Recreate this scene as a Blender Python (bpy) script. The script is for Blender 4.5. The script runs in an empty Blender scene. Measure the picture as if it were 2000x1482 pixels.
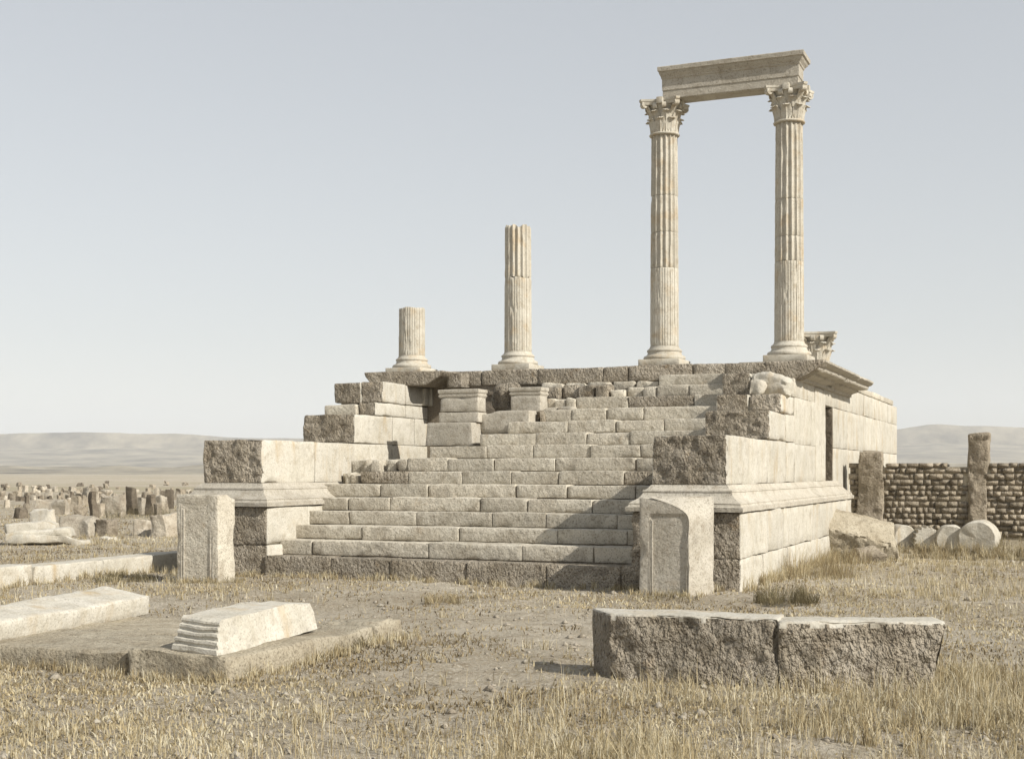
import bpy, math, random
import numpy as np
from mathutils import Vector

# ------------------------------------------------------------------ camera, sky, sun, exposure
scene = bpy.context.scene
COL = scene.collection
TH = math.radians(22.5)          # the temple's long axis lies 22.5 degrees right of the view
CAMZ = 1.52
F = 2573.0                       # focal length in pixels of a 2000 px wide picture
cam_d = bpy.data.cameras.new('camera')
cam_d.sensor_width = 36.0
cam_d.lens = F / 2000.0 * 36.0
cam_d.shift_x = -0.0075
cam_d.shift_y = 0.0895
cam_d.clip_start = 0.1
cam_d.clip_end = 30000.0
cam = bpy.data.objects.new('camera', cam_d)
cam.location = (0, 0, CAMZ)
cam.rotation_euler = (math.radians(90), 0, TH)
COL.objects.link(cam)
scene.camera = cam

SUN_EL = math.radians(35.0)
SUN_AZ = math.radians(16.0)      # in front of the temple's +X axis
S = Vector((math.cos(SUN_EL) * math.cos(SUN_AZ), -math.cos(SUN_EL) * math.sin(SUN_AZ), math.sin(SUN_EL)))
sun_d = bpy.data.lights.new('sun', 'SUN')
sun_d.energy = 5.0
sun_d.angle = math.radians(0.5)
sun_d.color = (1.0, 0.955, 0.87)
sun = bpy.data.objects.new('sun', sun_d)
sun.rotation_euler = (-S).to_track_quat('-Z', 'Y').to_euler()
sun.location = (30, -10, 40)
COL.objects.link(sun)

world = bpy.data.worlds.new('World')
scene.world = world
world.use_nodes = True
wn, wl = world.node_tree.nodes, world.node_tree.links
wn.clear()
sky = wn.new('ShaderNodeTexSky')
sky.sky_type = 'NISHITA'
sky.sun_disc = False
sky.sun_elevation = SUN_EL
sky.sun_rotation = math.atan2(S.x, S.y)
sky.altitude = 1000
sky.air_density = 1.3
sky.dust_density = 1.5
sky.ozone_density = 1.0
hs = wn.new('ShaderNodeHueSaturation')
hs.inputs['Saturation'].default_value = 0.50
bg = wn.new('ShaderNodeBackground')
bg.inputs['Strength'].default_value = 0.115
wo = wn.new('ShaderNodeOutputWorld')
wl.new(sky.outputs[0], hs.inputs['Color'])
gm = wn.new('ShaderNodeGamma'); gm.inputs['Gamma'].default_value = 0.46      # hazy, flatter sky
mu = wn.new('ShaderNodeVectorMath'); mu.operation = 'SCALE'; mu.inputs['Scale'].default_value = 2.2
wl.new(hs.outputs[0], gm.inputs['Color'])
wl.new(gm.outputs[0], mu.inputs[0])
wl.new(mu.outputs[0], bg.inputs['Color'])
wl.new(bg.outputs[0], wo.inputs['Surface'])

scene.view_settings.view_transform = 'Standard'
scene.view_settings.look = 'None'
scene.view_settings.gamma = 1.0
scene.view_settings.use_curve_mapping = False
scene.view_settings.exposure = 0.27
scene.cycles.volume_bounces = 2

rng = random.Random(7)

# ------------------------------------------------------------------ noise
def _hash(ix, iy, iz, seed):
    h = (ix.astype(np.int64) * 374761393 + iy.astype(np.int64) * 668265263 + iz.astype(np.int64) * 2147483647 + seed * 974634777) & 0xFFFFFFFF
    h = ((h ^ (h >> 13)) * 1274126177) & 0xFFFFFFFF
    h = ((h ^ (h >> 15)) * 2246822519) & 0xFFFFFFFF
    h = h ^ (h >> 16)
    return (h & 0xFFFFFF) / float(0xFFFFFF) * 2 - 1

def vnoise(P, seed=0):
    P = np.asarray(P, float)
    I = np.floor(P).astype(np.int64)
    f = P - I
    w = f * f * (3 - 2 * f)
    out = 0
    for dx in (0, 1):
        for dy in (0, 1):
            for dz in (0, 1):
                h = _hash(I[:, 0] + dx, I[:, 1] + dy, I[:, 2] + dz, seed)
                wt = (w[:, 0] if dx else 1 - w[:, 0]) * (w[:, 1] if dy else 1 - w[:, 1]) * (w[:, 2] if dz else 1 - w[:, 2])
                out = out + h * wt
    return out

def fbm(P, seed=0, octv=3):
    P = np.asarray(P, float)
    a, s, o = 1.0, 0.0, 0
    for k in range(octv):
        o = o + a * vnoise(P * (2.03 ** k), seed + 17 * k)
        s += a
        a *= 0.5
    return o / s

# ------------------------------------------------------------------ objects
WPOS = {}
def link(o, parent=None, loc=(0, 0, 0), rot=(0, 0, 0), local=False):
    COL.objects.link(o)
    loc = Vector(loc)
    if parent is not None:
        o.parent = parent
        o.location = loc if local else loc - WPOS[parent]
    else:
        o.location = loc
    o.rotation_euler = rot
    WPOS[o] = loc.copy()
    return o

def tag(o, label, cat, group=None, kind=None):
    if label: o['label'] = label
    if cat: o['category'] = cat
    if group: o['group'] = group
    if kind: o['kind'] = kind
    return o

def thing(name, label, cat, loc, rz=0.0, group=None, rot=None):
    e = bpy.data.objects.new(name, None)
    e.empty_display_size = 0.2
    link(e, None, loc, rot if rot else (0, 0, rz))
    return tag(e, label, cat, group)

def mesh(name, V, Fc, mat, smooth=None):
    me = bpy.data.meshes.new(name)
    V = np.asarray(V, float)
    if isinstance(Fc, np.ndarray) and Fc.ndim == 2:
        n, k = Fc.shape
        me.vertices.add(len(V)); me.vertices.foreach_set('co', V.ravel())
        me.loops.add(n * k); me.loops.foreach_set('vertex_index', Fc.ravel().astype(np.int32))
        me.polygons.add(n); me.polygons.foreach_set('loop_start', np.arange(0, n * k, k, dtype=np.int32))
        me.update(calc_edges=True)
    else:
        me.from_pydata(V.tolist(), [], [list(map(int, f)) for f in Fc])
        me.update()
    me.validate()
    if mat: me.materials.append(mat)
    if smooth is not None:
        me.polygons.foreach_set('use_smooth', np.ones(len(me.polygons), bool))
        me.set_sharp_from_angle(angle=math.radians(smooth))
    return me

def add(name, me, loc, parent=None, rot=(0, 0, 0), local=False):
    return link(bpy.data.objects.new(name, me), parent, loc, rot, local)

def lattice(cx, cy, cz):
    nx, ny, nz = len(cx) - 1, len(cy) - 1, len(cz) - 1
    idx = -np.ones((nx + 1, ny + 1, nz + 1), int)
    g = np.zeros(idx.shape, bool)
    g[0] = g[-1] = True; g[:, 0] = g[:, -1] = True; g[:, :, 0] = g[:, :, -1] = True
    idx[g] = np.arange(g.sum())
    I = np.argwhere(g)
    P = np.stack([np.asarray(cx)[I[:, 0]], np.asarray(cy)[I[:, 1]], np.asarray(cz)[I[:, 2]]], 1)
    Q = []
    def quad(A, flip):
        q = np.stack([A[:-1, :-1], A[1:, :-1], A[1:, 1:], A[:-1, 1:]], -1).reshape(-1, 4)
        Q.append(q[:, ::-1] if flip else q)
    quad(idx[0], True); quad(idx[-1], False)
    quad(idx[:, 0], False); quad(idx[:, -1], True)
    quad(idx[:, :, 0], True); quad(idx[:, :, -1], False)
    return P, np.concatenate(Q), I, (nx, ny, nz)

def axis(s, sp, r, full=True):
    h = s / 2
    n = max(1, int(round((s - 2 * r) / sp)))
    inner = list(np.linspace(-h + r, h - r, n + 1))
    return np.array([-h] + inner + [h]) if full else np.linspace(-h, h, max(2, n) + 1)

def block_data(s, sp=0.1, r=0.014, wob=0.006, rough=None, rfreq=18.0, seed=0, chip=1.0, taper=None, lop=0.0):
    """A quarried stone: rounded and chipped arrises, slightly uneven faces; rough = {face: relief}."""
    s = np.array(s, float); h = s / 2
    P, Q, I, n = lattice(axis(s[0], sp, r), axis(s[1], sp, r), axis(s[2], sp, r))
    off = np.array([seed * 3.17 % 91, seed * 1.73 % 57, seed * 2.41 % 73])
    ch = np.clip(fbm(P * 2.6 + off, seed, 3) - 0.12, 0, 1)
    rr = (r * (1 + chip * 7 * ch))[:, None]
    rr = np.minimum(rr, 0.42 * h.min())
    inn = np.clip(P, -(h - rr), h - rr)
    d = P - inn
    L = np.linalg.norm(d, axis=1, keepdims=True)
    k = np.minimum(1, rr / np.maximum(L, 1e-9))
    P2 = inn + d * k
    faces = {'-x': (0, 0, -1), '+x': (0, n[0], 1), '-y': (1, 0, -1), '+y': (1, n[1], 1), '-z': (2, 0, -1), '+z': (2, n[2], 1)}
    if rough:
        for f, amp in rough.items():
            ax, ii, sg = faces[f]
            m = I[:, ax] == ii
            q = P[m] * rfreq * np.array([1.0, 1.0, 1.05]) + off
            nn = fbm(q, seed + 5, 3) + 0.7 * fbm(P[m] * rfreq * 0.3 + off, seed + 9, 2)
            P2[m, ax] += sg * amp * nn
    if wob:
        P2 = P2 + wob * np.stack([fbm(P * 2.2 + off + 11 * j, seed + j, 2) for j in range(3)], 1)
    if taper is not None:       # scale of x, y at the top
        t = (P[:, 2] / s[2] + 0.5)[:, None]
        P2[:, 0:1] *= 1 + (taper[0] - 1) * t
        P2[:, 1:2] *= 1 + (taper[1] - 1) * t
    if lop:
        P2 = P2 + lop * np.stack([vnoise(P * 1.1 / max(s) * 2 + off + 31 * j, seed + 3 * j) for j in range(3)], 1)
    P2[:, 2] += h[2]
    return P2, Q

def block(name, b, mat, parent=None, **kw):
    """b = x0, x1, y0, y1, z0, z1 in the world"""
    x0, x1, y0, y1, z0, z1 = b
    V, Q = block_data((x1 - x0, y1 - y0, z1 - z0), **kw)
    me = mesh(name, V, Q, mat, 38)
    return add(name, me, ((x0 + x1) / 2, (y0 + y1) / 2, z0), parent)

def boxes_mesh(name, bl, mat, org):
    V, Q = [], []
    for (x0, x1, y0, y1, z0, z1) in bl:
        k = len(V)
        V += [(x - org[0], y - org[1], z - org[2]) for z in (z0, z1) for x, y in ((x0, y0), (x1, y0), (x1, y1), (x0, y1))]
        Q += [(k, k + 3, k + 2, k + 1), (k + 4, k + 5, k + 6, k + 7)] + [(k + i, k + (i + 1) % 4, k + 4 + (i + 1) % 4, k + 4 + i) for i in range(4)]
    return mesh(name, V, Q, mat)

def ring_moulding(x0, x1, y0, y1, prof, org, seg=0.16, amp=0.004, seed=0, close=True):
    """rectangle outlines offset outward by the profile [(offset, z)], joined into one solid"""
    V, Q = [], []
    nxs = max(1, int((x1 - x0) / seg)); nys = max(1, int((y1 - y0) / seg))
    for (o, z) in prof:
        a, b, c, d = x0 - o, x1 + o, y0 - o, y1 + o
        pts = [(a + (b - a) * i / nxs, c) for i in range(nxs)] + [(b, c + (d - c) * i / nys) for i in range(nys)]
        pts += [(b - (b - a) * i / nxs, d) for i in range(nxs)] + [(a, d - (d - c) * i / nys) for i in range(nys)]
        V += [(p[0], p[1], z) for p in pts]
    m = 2 * (nxs + nys)
    for k in range(len(prof) - 1):
        for i in range(m):
            j = (i + 1) % m
            Q.append((k * m + i, k * m + j, (k + 1) * m + j, (k + 1) * m + i))
    V = np.array(V)
    q = V * 3.1
    wear = np.clip(fbm(V * 1.7 + 40, seed + 3, 3) - 0.25, 0, 1) * 0.10
    cx, cy = (x0 + x1) / 2, (y0 + y1) / 2
    D = np.stack([vnoise(q * 2, seed), vnoise(q * 2 + 9, seed + 1), vnoise(q * 2 + 21, seed + 2)], 1) * amp
    V = V + D
    inx = np.clip(V[:, 0], x0, x1) - V[:, 0]; iny = np.clip(V[:, 1], y0, y1) - V[:, 1]
    V[:, 0] += inx * np.clip(wear * 7, 0, .8); V[:, 1] += iny * np.clip(wear * 7, 0, .8)
    V = V - np.array(org)
    if close:
        Q.append(tuple(range(m))[::-1]); k = (len(prof) - 1) * m
        Q.append(tuple(range(k, k + m)))
    return V, Q

def lathe(prof, n=40, amp=0.0, seed=0):
    V, Q = [], []
    for (r, z) in prof:
        V += [(r * math.cos(2 * math.pi * i / n), r * math.sin(2 * math.pi * i / n), z) for i in range(n)]
    for k in range(len(prof) - 1):
        for i in range(n):
            j = (i + 1) % n
            Q.append((k * n + i, k * n + j, (k + 1) * n + j, (k + 1) * n + i))
    Q.append(tuple(range(n))[::-1]); k = (len(prof) - 1) * n
    Q.append(tuple(range(k, k + n)))
    V = np.array(V)
    if amp: V = V + amp * np.stack([fbm(V * 9 + 13 * j, seed + j, 2) for j in range(3)], 1)
    return V, Q

# picture -> place: used to read real positions off the photograph's perspective
def on_plane_y(u, Y):
    k = (u - 2080.0) / (F / math.cos(TH))
    Z = Y * math.cos(TH) / (1 + k * math.sin(TH))
    return k * Z, Z
def on_ground(u, v, z=0.0):
    Z = F * (CAMZ - z) / (v - 920.0)
    r = (u - 1015.0) / F * Z
    return r * math.cos(TH) - Z * math.sin(TH), r * math.sin(TH) + Z * math.cos(TH), Z

# ------------------------------------------------------------------ materials
def nodes(name):
    m = bpy.data.materials.new(name)
    m.use_nodes = True
    nt = m.node_tree
    nt.nodes.clear()
    out = nt.nodes.new('ShaderNodeOutputMaterial')
    b = nt.nodes.new('ShaderNodeBsdfPrincipled')
    b.inputs['Roughness'].default_value = 0.92
    b.inputs['Specular IOR Level'].default_value = 0.15
    nt.links.new(b.outputs[0], out.inputs['Surface'])
    return m, nt, b

def stone(name, base, dark, light, bump=0.35, bscale=38.0, stroke=0.0, streak=0.0, spots=0.45, var=0.16, ochre=0.0, lichen=0.0):
    m, nt, b = nodes(name)
    N, Lk = nt.nodes.new, nt.links.new
    geo = N('ShaderNodeNewGeometry'); oi = N('ShaderNodeObjectInfo')
    mul = N('ShaderNodeMath'); mul.operation = 'MULTIPLY'; mul.inputs[1].default_value = 37.0
    Lk(oi.outputs['Random'], mul.inputs[0])
    addv = N('ShaderNodeVectorMath'); addv.operation = 'ADD'
    Lk(geo.outputs['Position'], addv.inputs[0]); Lk(mul.outputs[0], addv.inputs[1])
    P = addv.outputs[0]
    def noise(scale, det=6, vec=None, rough=0.6):
        t = N('ShaderNodeTexNoise'); t.inputs['Scale'].default_value = scale
        t.inputs['Detail'].default_value = det; t.inputs['Roughness'].default_value = rough
        Lk(vec or P, t.inputs['Vector']); return t.outputs['Fac']
    def ramp(fac, a, c, e0=0.0, e1=1.0):
        t = N('ShaderNodeMapRange'); t.inputs[1].default_value = a; t.inputs[2].default_value = c
        t.inputs[3].default_value = e0; t.inputs[4].default_value = e1
        Lk(fac, t.inputs[0]); return t.outputs[0]
    def mix(fac, c1, c2):
        t = N('ShaderNodeMix'); t.data_type = 'RGBA'; t.clamp_factor = True
        Lk(fac, t.inputs[0])
        for s_, c in ((6, c1), (7, c2)):
            if isinstance(c, tuple): t.inputs[s_].default_value = (*c, 1)
            else: Lk(c, t.inputs[s_])
        return t.outputs[2]
    c = mix(ramp(noise(2.3, 5), 0.36, 0.68), base, light)
    c = mix(ramp(noise(6.0, 8, rough=0.7), 0.50, 0.72, 0, 0.85), c, dark)
    c = mix(ramp(noise(46.0, 4), 0.52, 0.68, 0, min(1, spots * 1.35)), c, tuple(x * 0.55 for x in dark))
    c = mix(ramp(noise(70.0, 3), 0.58, 0.72, 0, spots * 0.8), c, tuple(min(1, x * 1.25) for x in light))
    if ochre:
        c = mix(ramp(noise(3.7, 6), 0.52, 0.70, 0, ochre), c, (0.42, 0.29, 0.14))
    if streak:
        mp = N('ShaderNodeMapping'); mp.inputs['Scale'].default_value = (3.4, 3.4, 0.6)
        Lk(geo.outputs['Position'], mp.inputs['Vector'])
        msk = N('ShaderNodeMath'); msk.operation = 'MULTIPLY'
        Lk(ramp(noise(1.0, 6, mp.outputs[0], 0.65), 0.50, 0.66, 0, streak * 1.5), msk.inputs[0])
        Lk(ramp(noise(1.1, 4), 0.42, 0.62), msk.inputs[1])
        c = mix(msk.outputs[0], c, (0.40, 0.31, 0.19))
        mp2 = N('ShaderNodeMapping'); mp2.inputs['Scale'].default_value = (4.5, 4.5, 1.1); mp2.inputs['Location'].default_value = (4, 7, 1)
        Lk(geo.outputs['Position'], mp2.inputs['Vector'])
        c = mix(ramp(noise(1.0, 6, mp2.outputs[0], 0.65), 0.58, 0.72, 0, streak * 0.8), c, (0.27, 0.24, 0.20))
    if lichen:
        c = mix(ramp(noise(2.1, 9, rough=0.72), 0.55, 0.66, 0, lichen), c, (0.115, 0.10, 0.08))
        c = mix(ramp(noise(4.4, 8, rough=0.7), 0.60, 0.68, 0, lichen * .7), c, (0.30, 0.20, 0.10))
    hsv = N('ShaderNodeHueSaturation')
    Lk(c, hsv.inputs['Color'])
    Lk(ramp(oi.outputs['Random'], 0, 1, 1 - var, 1 + var), hsv.inputs['Value'])
    Lk(hsv.outputs[0], b.inputs['Base Color'])
    # relief
    h1 = noise(bscale, 6, rough=0.65)
    ad = N('ShaderNodeMath'); ad.operation = 'ADD'
    Lk(h1, ad.inputs[0])
    if stroke:
        mp = N('ShaderNodeMapping'); mp.inputs['Scale'].default_value = (24, 24, 17); mp.inputs['Rotation'].default_value = (0.2, 0.55, 0.1)
        Lk(P, mp.inputs['Vector'])
        Lk(ramp(noise(1.0, 3, mp.outputs[0]), 0.3, 0.7, 0, stroke), ad.inputs[1])
    else:
        Lk(ramp(noise(11.0, 4), 0.3, 0.7, 0, 0.8), ad.inputs[1])
    bp = N('ShaderNodeBump'); bp.inputs['Strength'].default_value = bump; bp.inputs['Distance'].default_value = 0.02
    Lk(ad.outputs[0], bp.inputs['Height']); Lk(bp.outputs[0], b.inputs['Normal'])
    return m

M = {}
M['step'] = stone('step_stone', (0.47, 0.425, 0.345), (0.27, 0.23, 0.17), (0.56, 0.52, 0.435), bump=0.65, bscale=30, spots=.55, var=.13, lichen=.35)
M['rough'] = stone('quarry_faced_stone', (0.315, 0.27, 0.205), (0.135, 0.108, 0.076), (0.46, 0.41, 0.335), bump=1.0, bscale=24, stroke=2.0, spots=0.7, lichen=.5)  # tone mixes weathering with shade painted in for the grazed fronts
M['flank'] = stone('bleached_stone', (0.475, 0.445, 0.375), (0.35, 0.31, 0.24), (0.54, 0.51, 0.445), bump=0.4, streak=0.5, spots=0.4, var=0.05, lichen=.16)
M['smooth'] = stone('dressed_stone', (0.40, 0.365, 0.30), (0.275, 0.237, 0.182), (0.475, 0.44, 0.375), bump=0.4, spots=0.5, var=0.08, lichen=.25)
M['column'] = stone('column_stone', (0.45, 0.415, 0.345), (0.315, 0.265, 0.19), (0.52, 0.49, 0.42), bump=0.25, spots=0.35, var=0.06, ochre=0.45)
M['brown'] = stone('weathered_stone', (0.29, 0.245, 0.18), (0.145, 0.115, 0.08), (0.38, 0.33, 0.26), bump=0.9, bscale=22, spots=0.6, var=0.25)
M['earthy'] = stone('soil_stained_stone', (0.33, 0.285, 0.21), (0.19, 0.155, 0.105), (0.42, 0.375, 0.29), bump=0.8, bscale=30, spots=0.6, var=0.1)
M['core'] = stone('packing_stone', (0.19, 0.16, 0.12), (0.11, 0.09, 0.065), (0.24, 0.205, 0.16), bump=0.6)
M['dark'] = stone('dark_stone', (0.12, 0.098, 0.073), (0.06, 0.048, 0.035), (0.19, 0.16, 0.12), bump=0.9, bscale=20)  # darkest stone, for ruin uprights and the flank slot
M['far'] = stone('ruin_stone', (0.37, 0.32, 0.25), (0.18, 0.143, 0.10), (0.47, 0.43, 0.355), bump=0.8, bscale=8, spots=0.4, var=0.25)

def ground_material():
    m, nt, b = nodes('dry_earth')
    N, Lk = nt.nodes.new, nt.links.new
    geo = N('ShaderNodeNewGeometry')
    def noise(scale, det=6, rough=0.6, vec=None):
        t = N('ShaderNodeTexNoise'); t.inputs['Scale'].default_value = scale
        t.inputs['Detail'].default_value = det; t.inputs['Roughness'].default_value = rough
        Lk(vec or geo.outputs['Position'], t.inputs['Vector']); return t.outputs['Fac']
    def ramp(fac, a, c, e0=0.0, e1=1.0):
        t = N('ShaderNodeMapRange'); t.inputs[1].default_value = a; t.inputs[2].default_value = c
        t.inputs[3].default_value = e0; t.inputs[4].default_value = e1
        Lk(fac, t.inputs[0]); return t.outputs[0]
    def mix(fac, c1, c2):
        t = N('ShaderNodeMix'); t.data_type = 'RGBA'; t.clamp_factor = True
        Lk(fac, t.inputs[0])
        for s_, c in ((6, c1), (7, c2)):
            if isinstance(c, tuple): t.inputs[s_].default_value = (*c, 1)
            else: Lk(c, t.inputs[s_])
        return t.outputs[2]
    c = mix(ramp(noise(0.55, 6, 0.65), 0.38, 0.64), (0.335, 0.28, 0.20), (0.50, 0.445, 0.355))
    c = mix(ramp(noise(5.0, 7, 0.7), 0.48, 0.68, 0, 0.8), c, (0.21, 0.165, 0.105))
    c = mix(ramp(noise(30.0, 5, 0.7), 0.50, 0.64, 0, 0.85), c, (0.62, 0.57, 0.47))
    c = mix(ramp(noise(60.0, 4, 0.7), 0.54, 0.68, 0, 0.8), c, (0.11, 0.085, 0.055))
    # broad field tones for the plain beyond
    mp = N('ShaderNodeMapping'); mp.inputs['Scale'].default_value = (0.006, 0.02, 1)
    Lk(geo.outputs['Position'], mp.inputs['Vector'])
    c = mix(ramp(noise(1.0, 5, 0.6, mp.outputs[0]), 0.45, 0.62, 0, 0.7), c, (0.30, 0.26, 0.165))
    Lk(c, b.inputs['Base Color'])
    ad = N('ShaderNodeMath'); ad.operation = 'ADD'
    Lk(noise(40.0, 6, 0.7), ad.inputs[0]); Lk(noise(9.0, 5), ad.inputs[1])
    bp = N('ShaderNodeBump'); bp.inputs['Strength'].default_value = 0.8; bp.inputs['Distance'].default_value = 0.06
    Lk(ad.outputs[0], bp.inputs['Height']); Lk(bp.outputs[0], b.inputs['Normal'])
    return m

def grass_material(name, stops):
    m, nt, b = nodes(name)
    N, Lk = nt.nodes.new, nt.links.new
    at = N('ShaderNodeAttribute'); at.attribute_name = 'tint'
    cr = N('ShaderNodeValToRGB')
    el = cr.color_ramp.elements
    while len(el) > 1: el.remove(el[-1])
    el[0].position = stops[0][0]; el[0].color = (*stops[0][1], 1)
    for p, c in stops[1:]:
        e = el.new(p); e.color = (*c, 1)
    Lk(at.outputs['Fac'], cr.inputs[0]); Lk(cr.outputs[0], b.inputs['Base Color'])
    tr = N('ShaderNodeBsdfTranslucent'); mx = N('ShaderNodeMixShader'); mx.inputs[0].default_value = 0.25
    Lk(cr.outputs[0], tr.inputs[0]); Lk(b.outputs[0], mx.inputs[1]); Lk(tr.outputs[0], mx.inputs[2])
    out = [n for n in nt.nodes if n.type == 'OUTPUT_MATERIAL'][0]
    Lk(mx.outputs[0], out.inputs['Surface'])
    return m

M['ground'] = ground_material()
M['grass'] = grass_material('dry_grass', [(0, (0.10, 0.078, 0.048)), (0.35, (0.275, 0.212, 0.118)), (0.7, (0.50, 0.42, 0.26)), (1, (0.64, 0.59, 0.45))])
M['bush'] = grass_material('dry_bush', [(0, (0.10, 0.09, 0.05)), (0.5, (0.23, 0.19, 0.11)), (1, (0.45, 0.38, 0.22))])
def hill_material():
    m, nt, b = nodes('far_hill')
    N, Lk = nt.nodes.new, nt.links.new
    geo = N('ShaderNodeNewGeometry')
    t = N('ShaderNodeTexNoise'); t.inputs['Scale'].default_value = 0.007; t.inputs['Detail'].default_value = 10; t.inputs['Roughness'].default_value = 0.68
    Lk(geo.outputs['Position'], t.inputs['Vector'])
    cr = N('ShaderNodeValToRGB')
    cr.color_ramp.elements[0].position = 0.35; cr.color_ramp.elements[0].color = (0.09, 0.075, 0.05, 1)
    cr.color_ramp.elements[1].position = 0.65; cr.color_ramp.elements[1].color = (0.33, 0.285, 0.20, 1)
    Lk(t.outputs['Fac'], cr.inputs[0]); Lk(cr.outputs[0], b.inputs['Base Color'])
    return m
M['hill'] = hill_material()

# ------------------------------------------------------------------ ground, hills
def gz(x, y):
    x = np.atleast_1d(np.asarray(x, float)); y = np.atleast_1d(np.asarray(y, float))
    P = np.stack([x, y, np.zeros_like(x)], 1)
    d = np.hypot(x, y)
    near = 0.05 * fbm(P * 0.28, 3, 3) + 0.03 * fbm(P * 1.6, 5, 3) + 0.018 * fbm(P * 5.0, 6, 2)
    near = near + .24 * np.exp(-((y - 25.9) / .95) ** 2) / (1 + np.exp(-(x + 3.3) * 6)) / (1 + np.exp((x - 6) * 2))
    far = 1.3 * fbm(P * 0.012 + 7, 8, 3) * np.clip((d - 45) / 120, 0, 1)
    return near + far - np.clip((d - 60) / 300, 0, 1) * 2.5

def build_ground():
    nr, na = 210, 360
    rr = np.concatenate([[0.0], 1.5 * (9000 / 1.5) ** (np.linspace(0, 1, nr))])
    rr = np.concatenate([np.concatenate([np.linspace(0, 5, 12), np.linspace(5, 20, 230)[1:], np.linspace(20, 40, 110)[1:]]), 40 * (6000 / 40) ** np.linspace(0.02, 1, 80)])
    A = np.linspace(-math.pi, math.pi, na, endpoint=False)
    # fine angular spacing over the view, coarse behind
    A = np.sort(np.concatenate([np.linspace(-0.62, 0.62, 420), np.linspace(0.64, 2 * math.pi - 0.64, 60)]))
    na = len(A)
    R, AA = np.meshgrid(rr[1:], A, indexing='ij')
    # angle measured to the right of the view direction
    r_, z_ = R * np.sin(AA), R * np.cos(AA)
    X = r_ * math.cos(TH) - z_ * math.sin(TH); Y = r_ * math.sin(TH) + z_ * math.cos(TH)
    Z = gz(X.ravel(), Y.ravel())
    V = np.stack([X.ravel(), Y.ravel(), Z], 1)
    V = np.concatenate([V, [[0, 0, float(gz(0, 0)[0])]]])
    n = len(rr) - 1
    i, j = np.meshgrid(np.arange(n - 1), np.arange(na), indexing='ij')
    j2 = (j + 1) % na
    Q = np.stack([i * na + j, i * na + j2, (i + 1) * na + j2, (i + 1) * na + j], -1).reshape(-1, 4)[:, ::-1]
    me = mesh('ground', V[:, :], [tuple(q) for q in Q] + [(len(V) - 1, (a + 1) % na, a) for a in range(na)], M['ground'], 180)
    o = add('ground', me, (0, 0, 0))
    o['kind'] = 'structure'
build_ground()

def build_hills(name, dist, depth, prof, seed, amp):
    """a long ridge: prof = [(angle to the right in degrees, height)]"""
    na, nd = 260, 26
    ang = np.radians(np.linspace(prof[0][0], prof[-1][0], na))
    hh = np.interp(np.degrees(ang), [p[0] for p in prof], [p[1] for p in prof])
    V = []
    for k in range(nd):
        t = k / (nd - 1)
        bell = math.sin(math.pi * min(1.0, t * 0.5 / 0.62) * 0.5) if t < 0.62 else math.cos((t - 0.62) / 0.38 * math.pi / 2)
        D = dist + depth * t
        r_, z_ = D * np.tan(ang), np.full(na, D)
        X = r_ * math.cos(TH) - z_ * math.sin(TH); Y = r_ * math.sin(TH) + z_ * math.cos(TH)
        P = np.stack([X, Y, np.zeros(na)], 1)
        z = hh * (bell ** 1.3) * (1 + 0.55 * amp * fbm(P * 0.0016, seed, 5)) + amp * 26 * fbm(P * 0.006, seed + 2, 4) * bell - 6 * (1 - bell)
        V.append(np.stack([X, Y, z], 1))
    V = np.concatenate(V)
    i, j = np.meshgrid(np.arange(nd - 1), np.arange(na - 1), indexing='ij')
    Q = np.stack([i * na + j, i * na + j + 1, (i + 1) * na + j + 1, (i + 1) * na + j], -1).reshape(-1, 4)
    o = add(name, mesh(name, V, Q, M['hill'], 180), (0, 0, 0))
    o['kind'] = 'structure'
build_hills('hills', 3200, 2200, [(-48, 110), (-24, 132), (-20, 138), (-14, 132), (-9.5, 118), (0, 110), (9, 118), (16, 140), (17.5, 163), (20, 158), (24, 150), (48, 120)], 4, 0.22)
build_hills('low_hills', 1500, 900, [(-48, 10), (-22, 15), (-14, 11), (-8, 9), (0, 6), (14, 5), (18, 9), (24, 8), (48, 6)], 9, 0.5)

# ------------------------------------------------------------------ the temple
temple = thing('temple_ruin', 'ruined stone temple podium with a broad worn flight of steps between stepped cheek walls', 'temple', (-7.9, 16.2, 0))

# --- stairs
ZS = {1: 0.30, 2: 0.52, 3: 0.72, 4: 0.92, 5: 1.12, 6: 1.32, 7: 1.52, 8: 1.725, 9: 1.93, 10: 2.135, 11: 2.34, 12: 2.55, 13: 2.76, 14: 2.955, 15: 3.15}
YS = {k: 16.195 + 0.385 * (k - 1) for k in range(1, 17)}
JU = {1: [516, 645, 760, 911, 1065, 1212, 1340], 2: [541, 608, 837, 1018, 1158, 1330], 3: [571, 706, 895, 1088, 1225, 1330],
      4: [600, 681, 813, 960, 1066, 1205, 1330], 5: [612, 678, 760, 937, 1029, 1156, 1330], 6: [631, 742, 834, 1006, 1106, 1240, 1340],
      7: [703, 797, 902, 997, 1090, 1217, 1345], 8: [795, 874, 963, 1083, 1240, 1350], 9: [838, 950, 1040, 1152, 1250, 1360],
      10: [935, 1045, 1144, 1229, 1370], 11: [990, 1108, 1201, 1296, 1385], 12: [1058, 1116, 1183, 1256, 1392], 13: [1125, 1226, 1355, 1400], 14: [1282, 1346, 1406]}
core = []
for k in range(1, 15):
    x0 = on_plane_y(JU[k][0], YS[k])[0] + .02 if k > 4 else -10.72
    core.append((x0, -4.9, YS[k] + 0.035 + 0.003 * (k % 2), 21.8 + 0.003 * k, -0.1 if k == 1 else ZS[k - 1] - 0.02, ZS[k] - 0.03))
stairs = add('staircase', boxes_mesh('staircase', core, M['core'], (-7.9, 16.2, 0)), (-7.9, 16.2, 0), temple)
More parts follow.
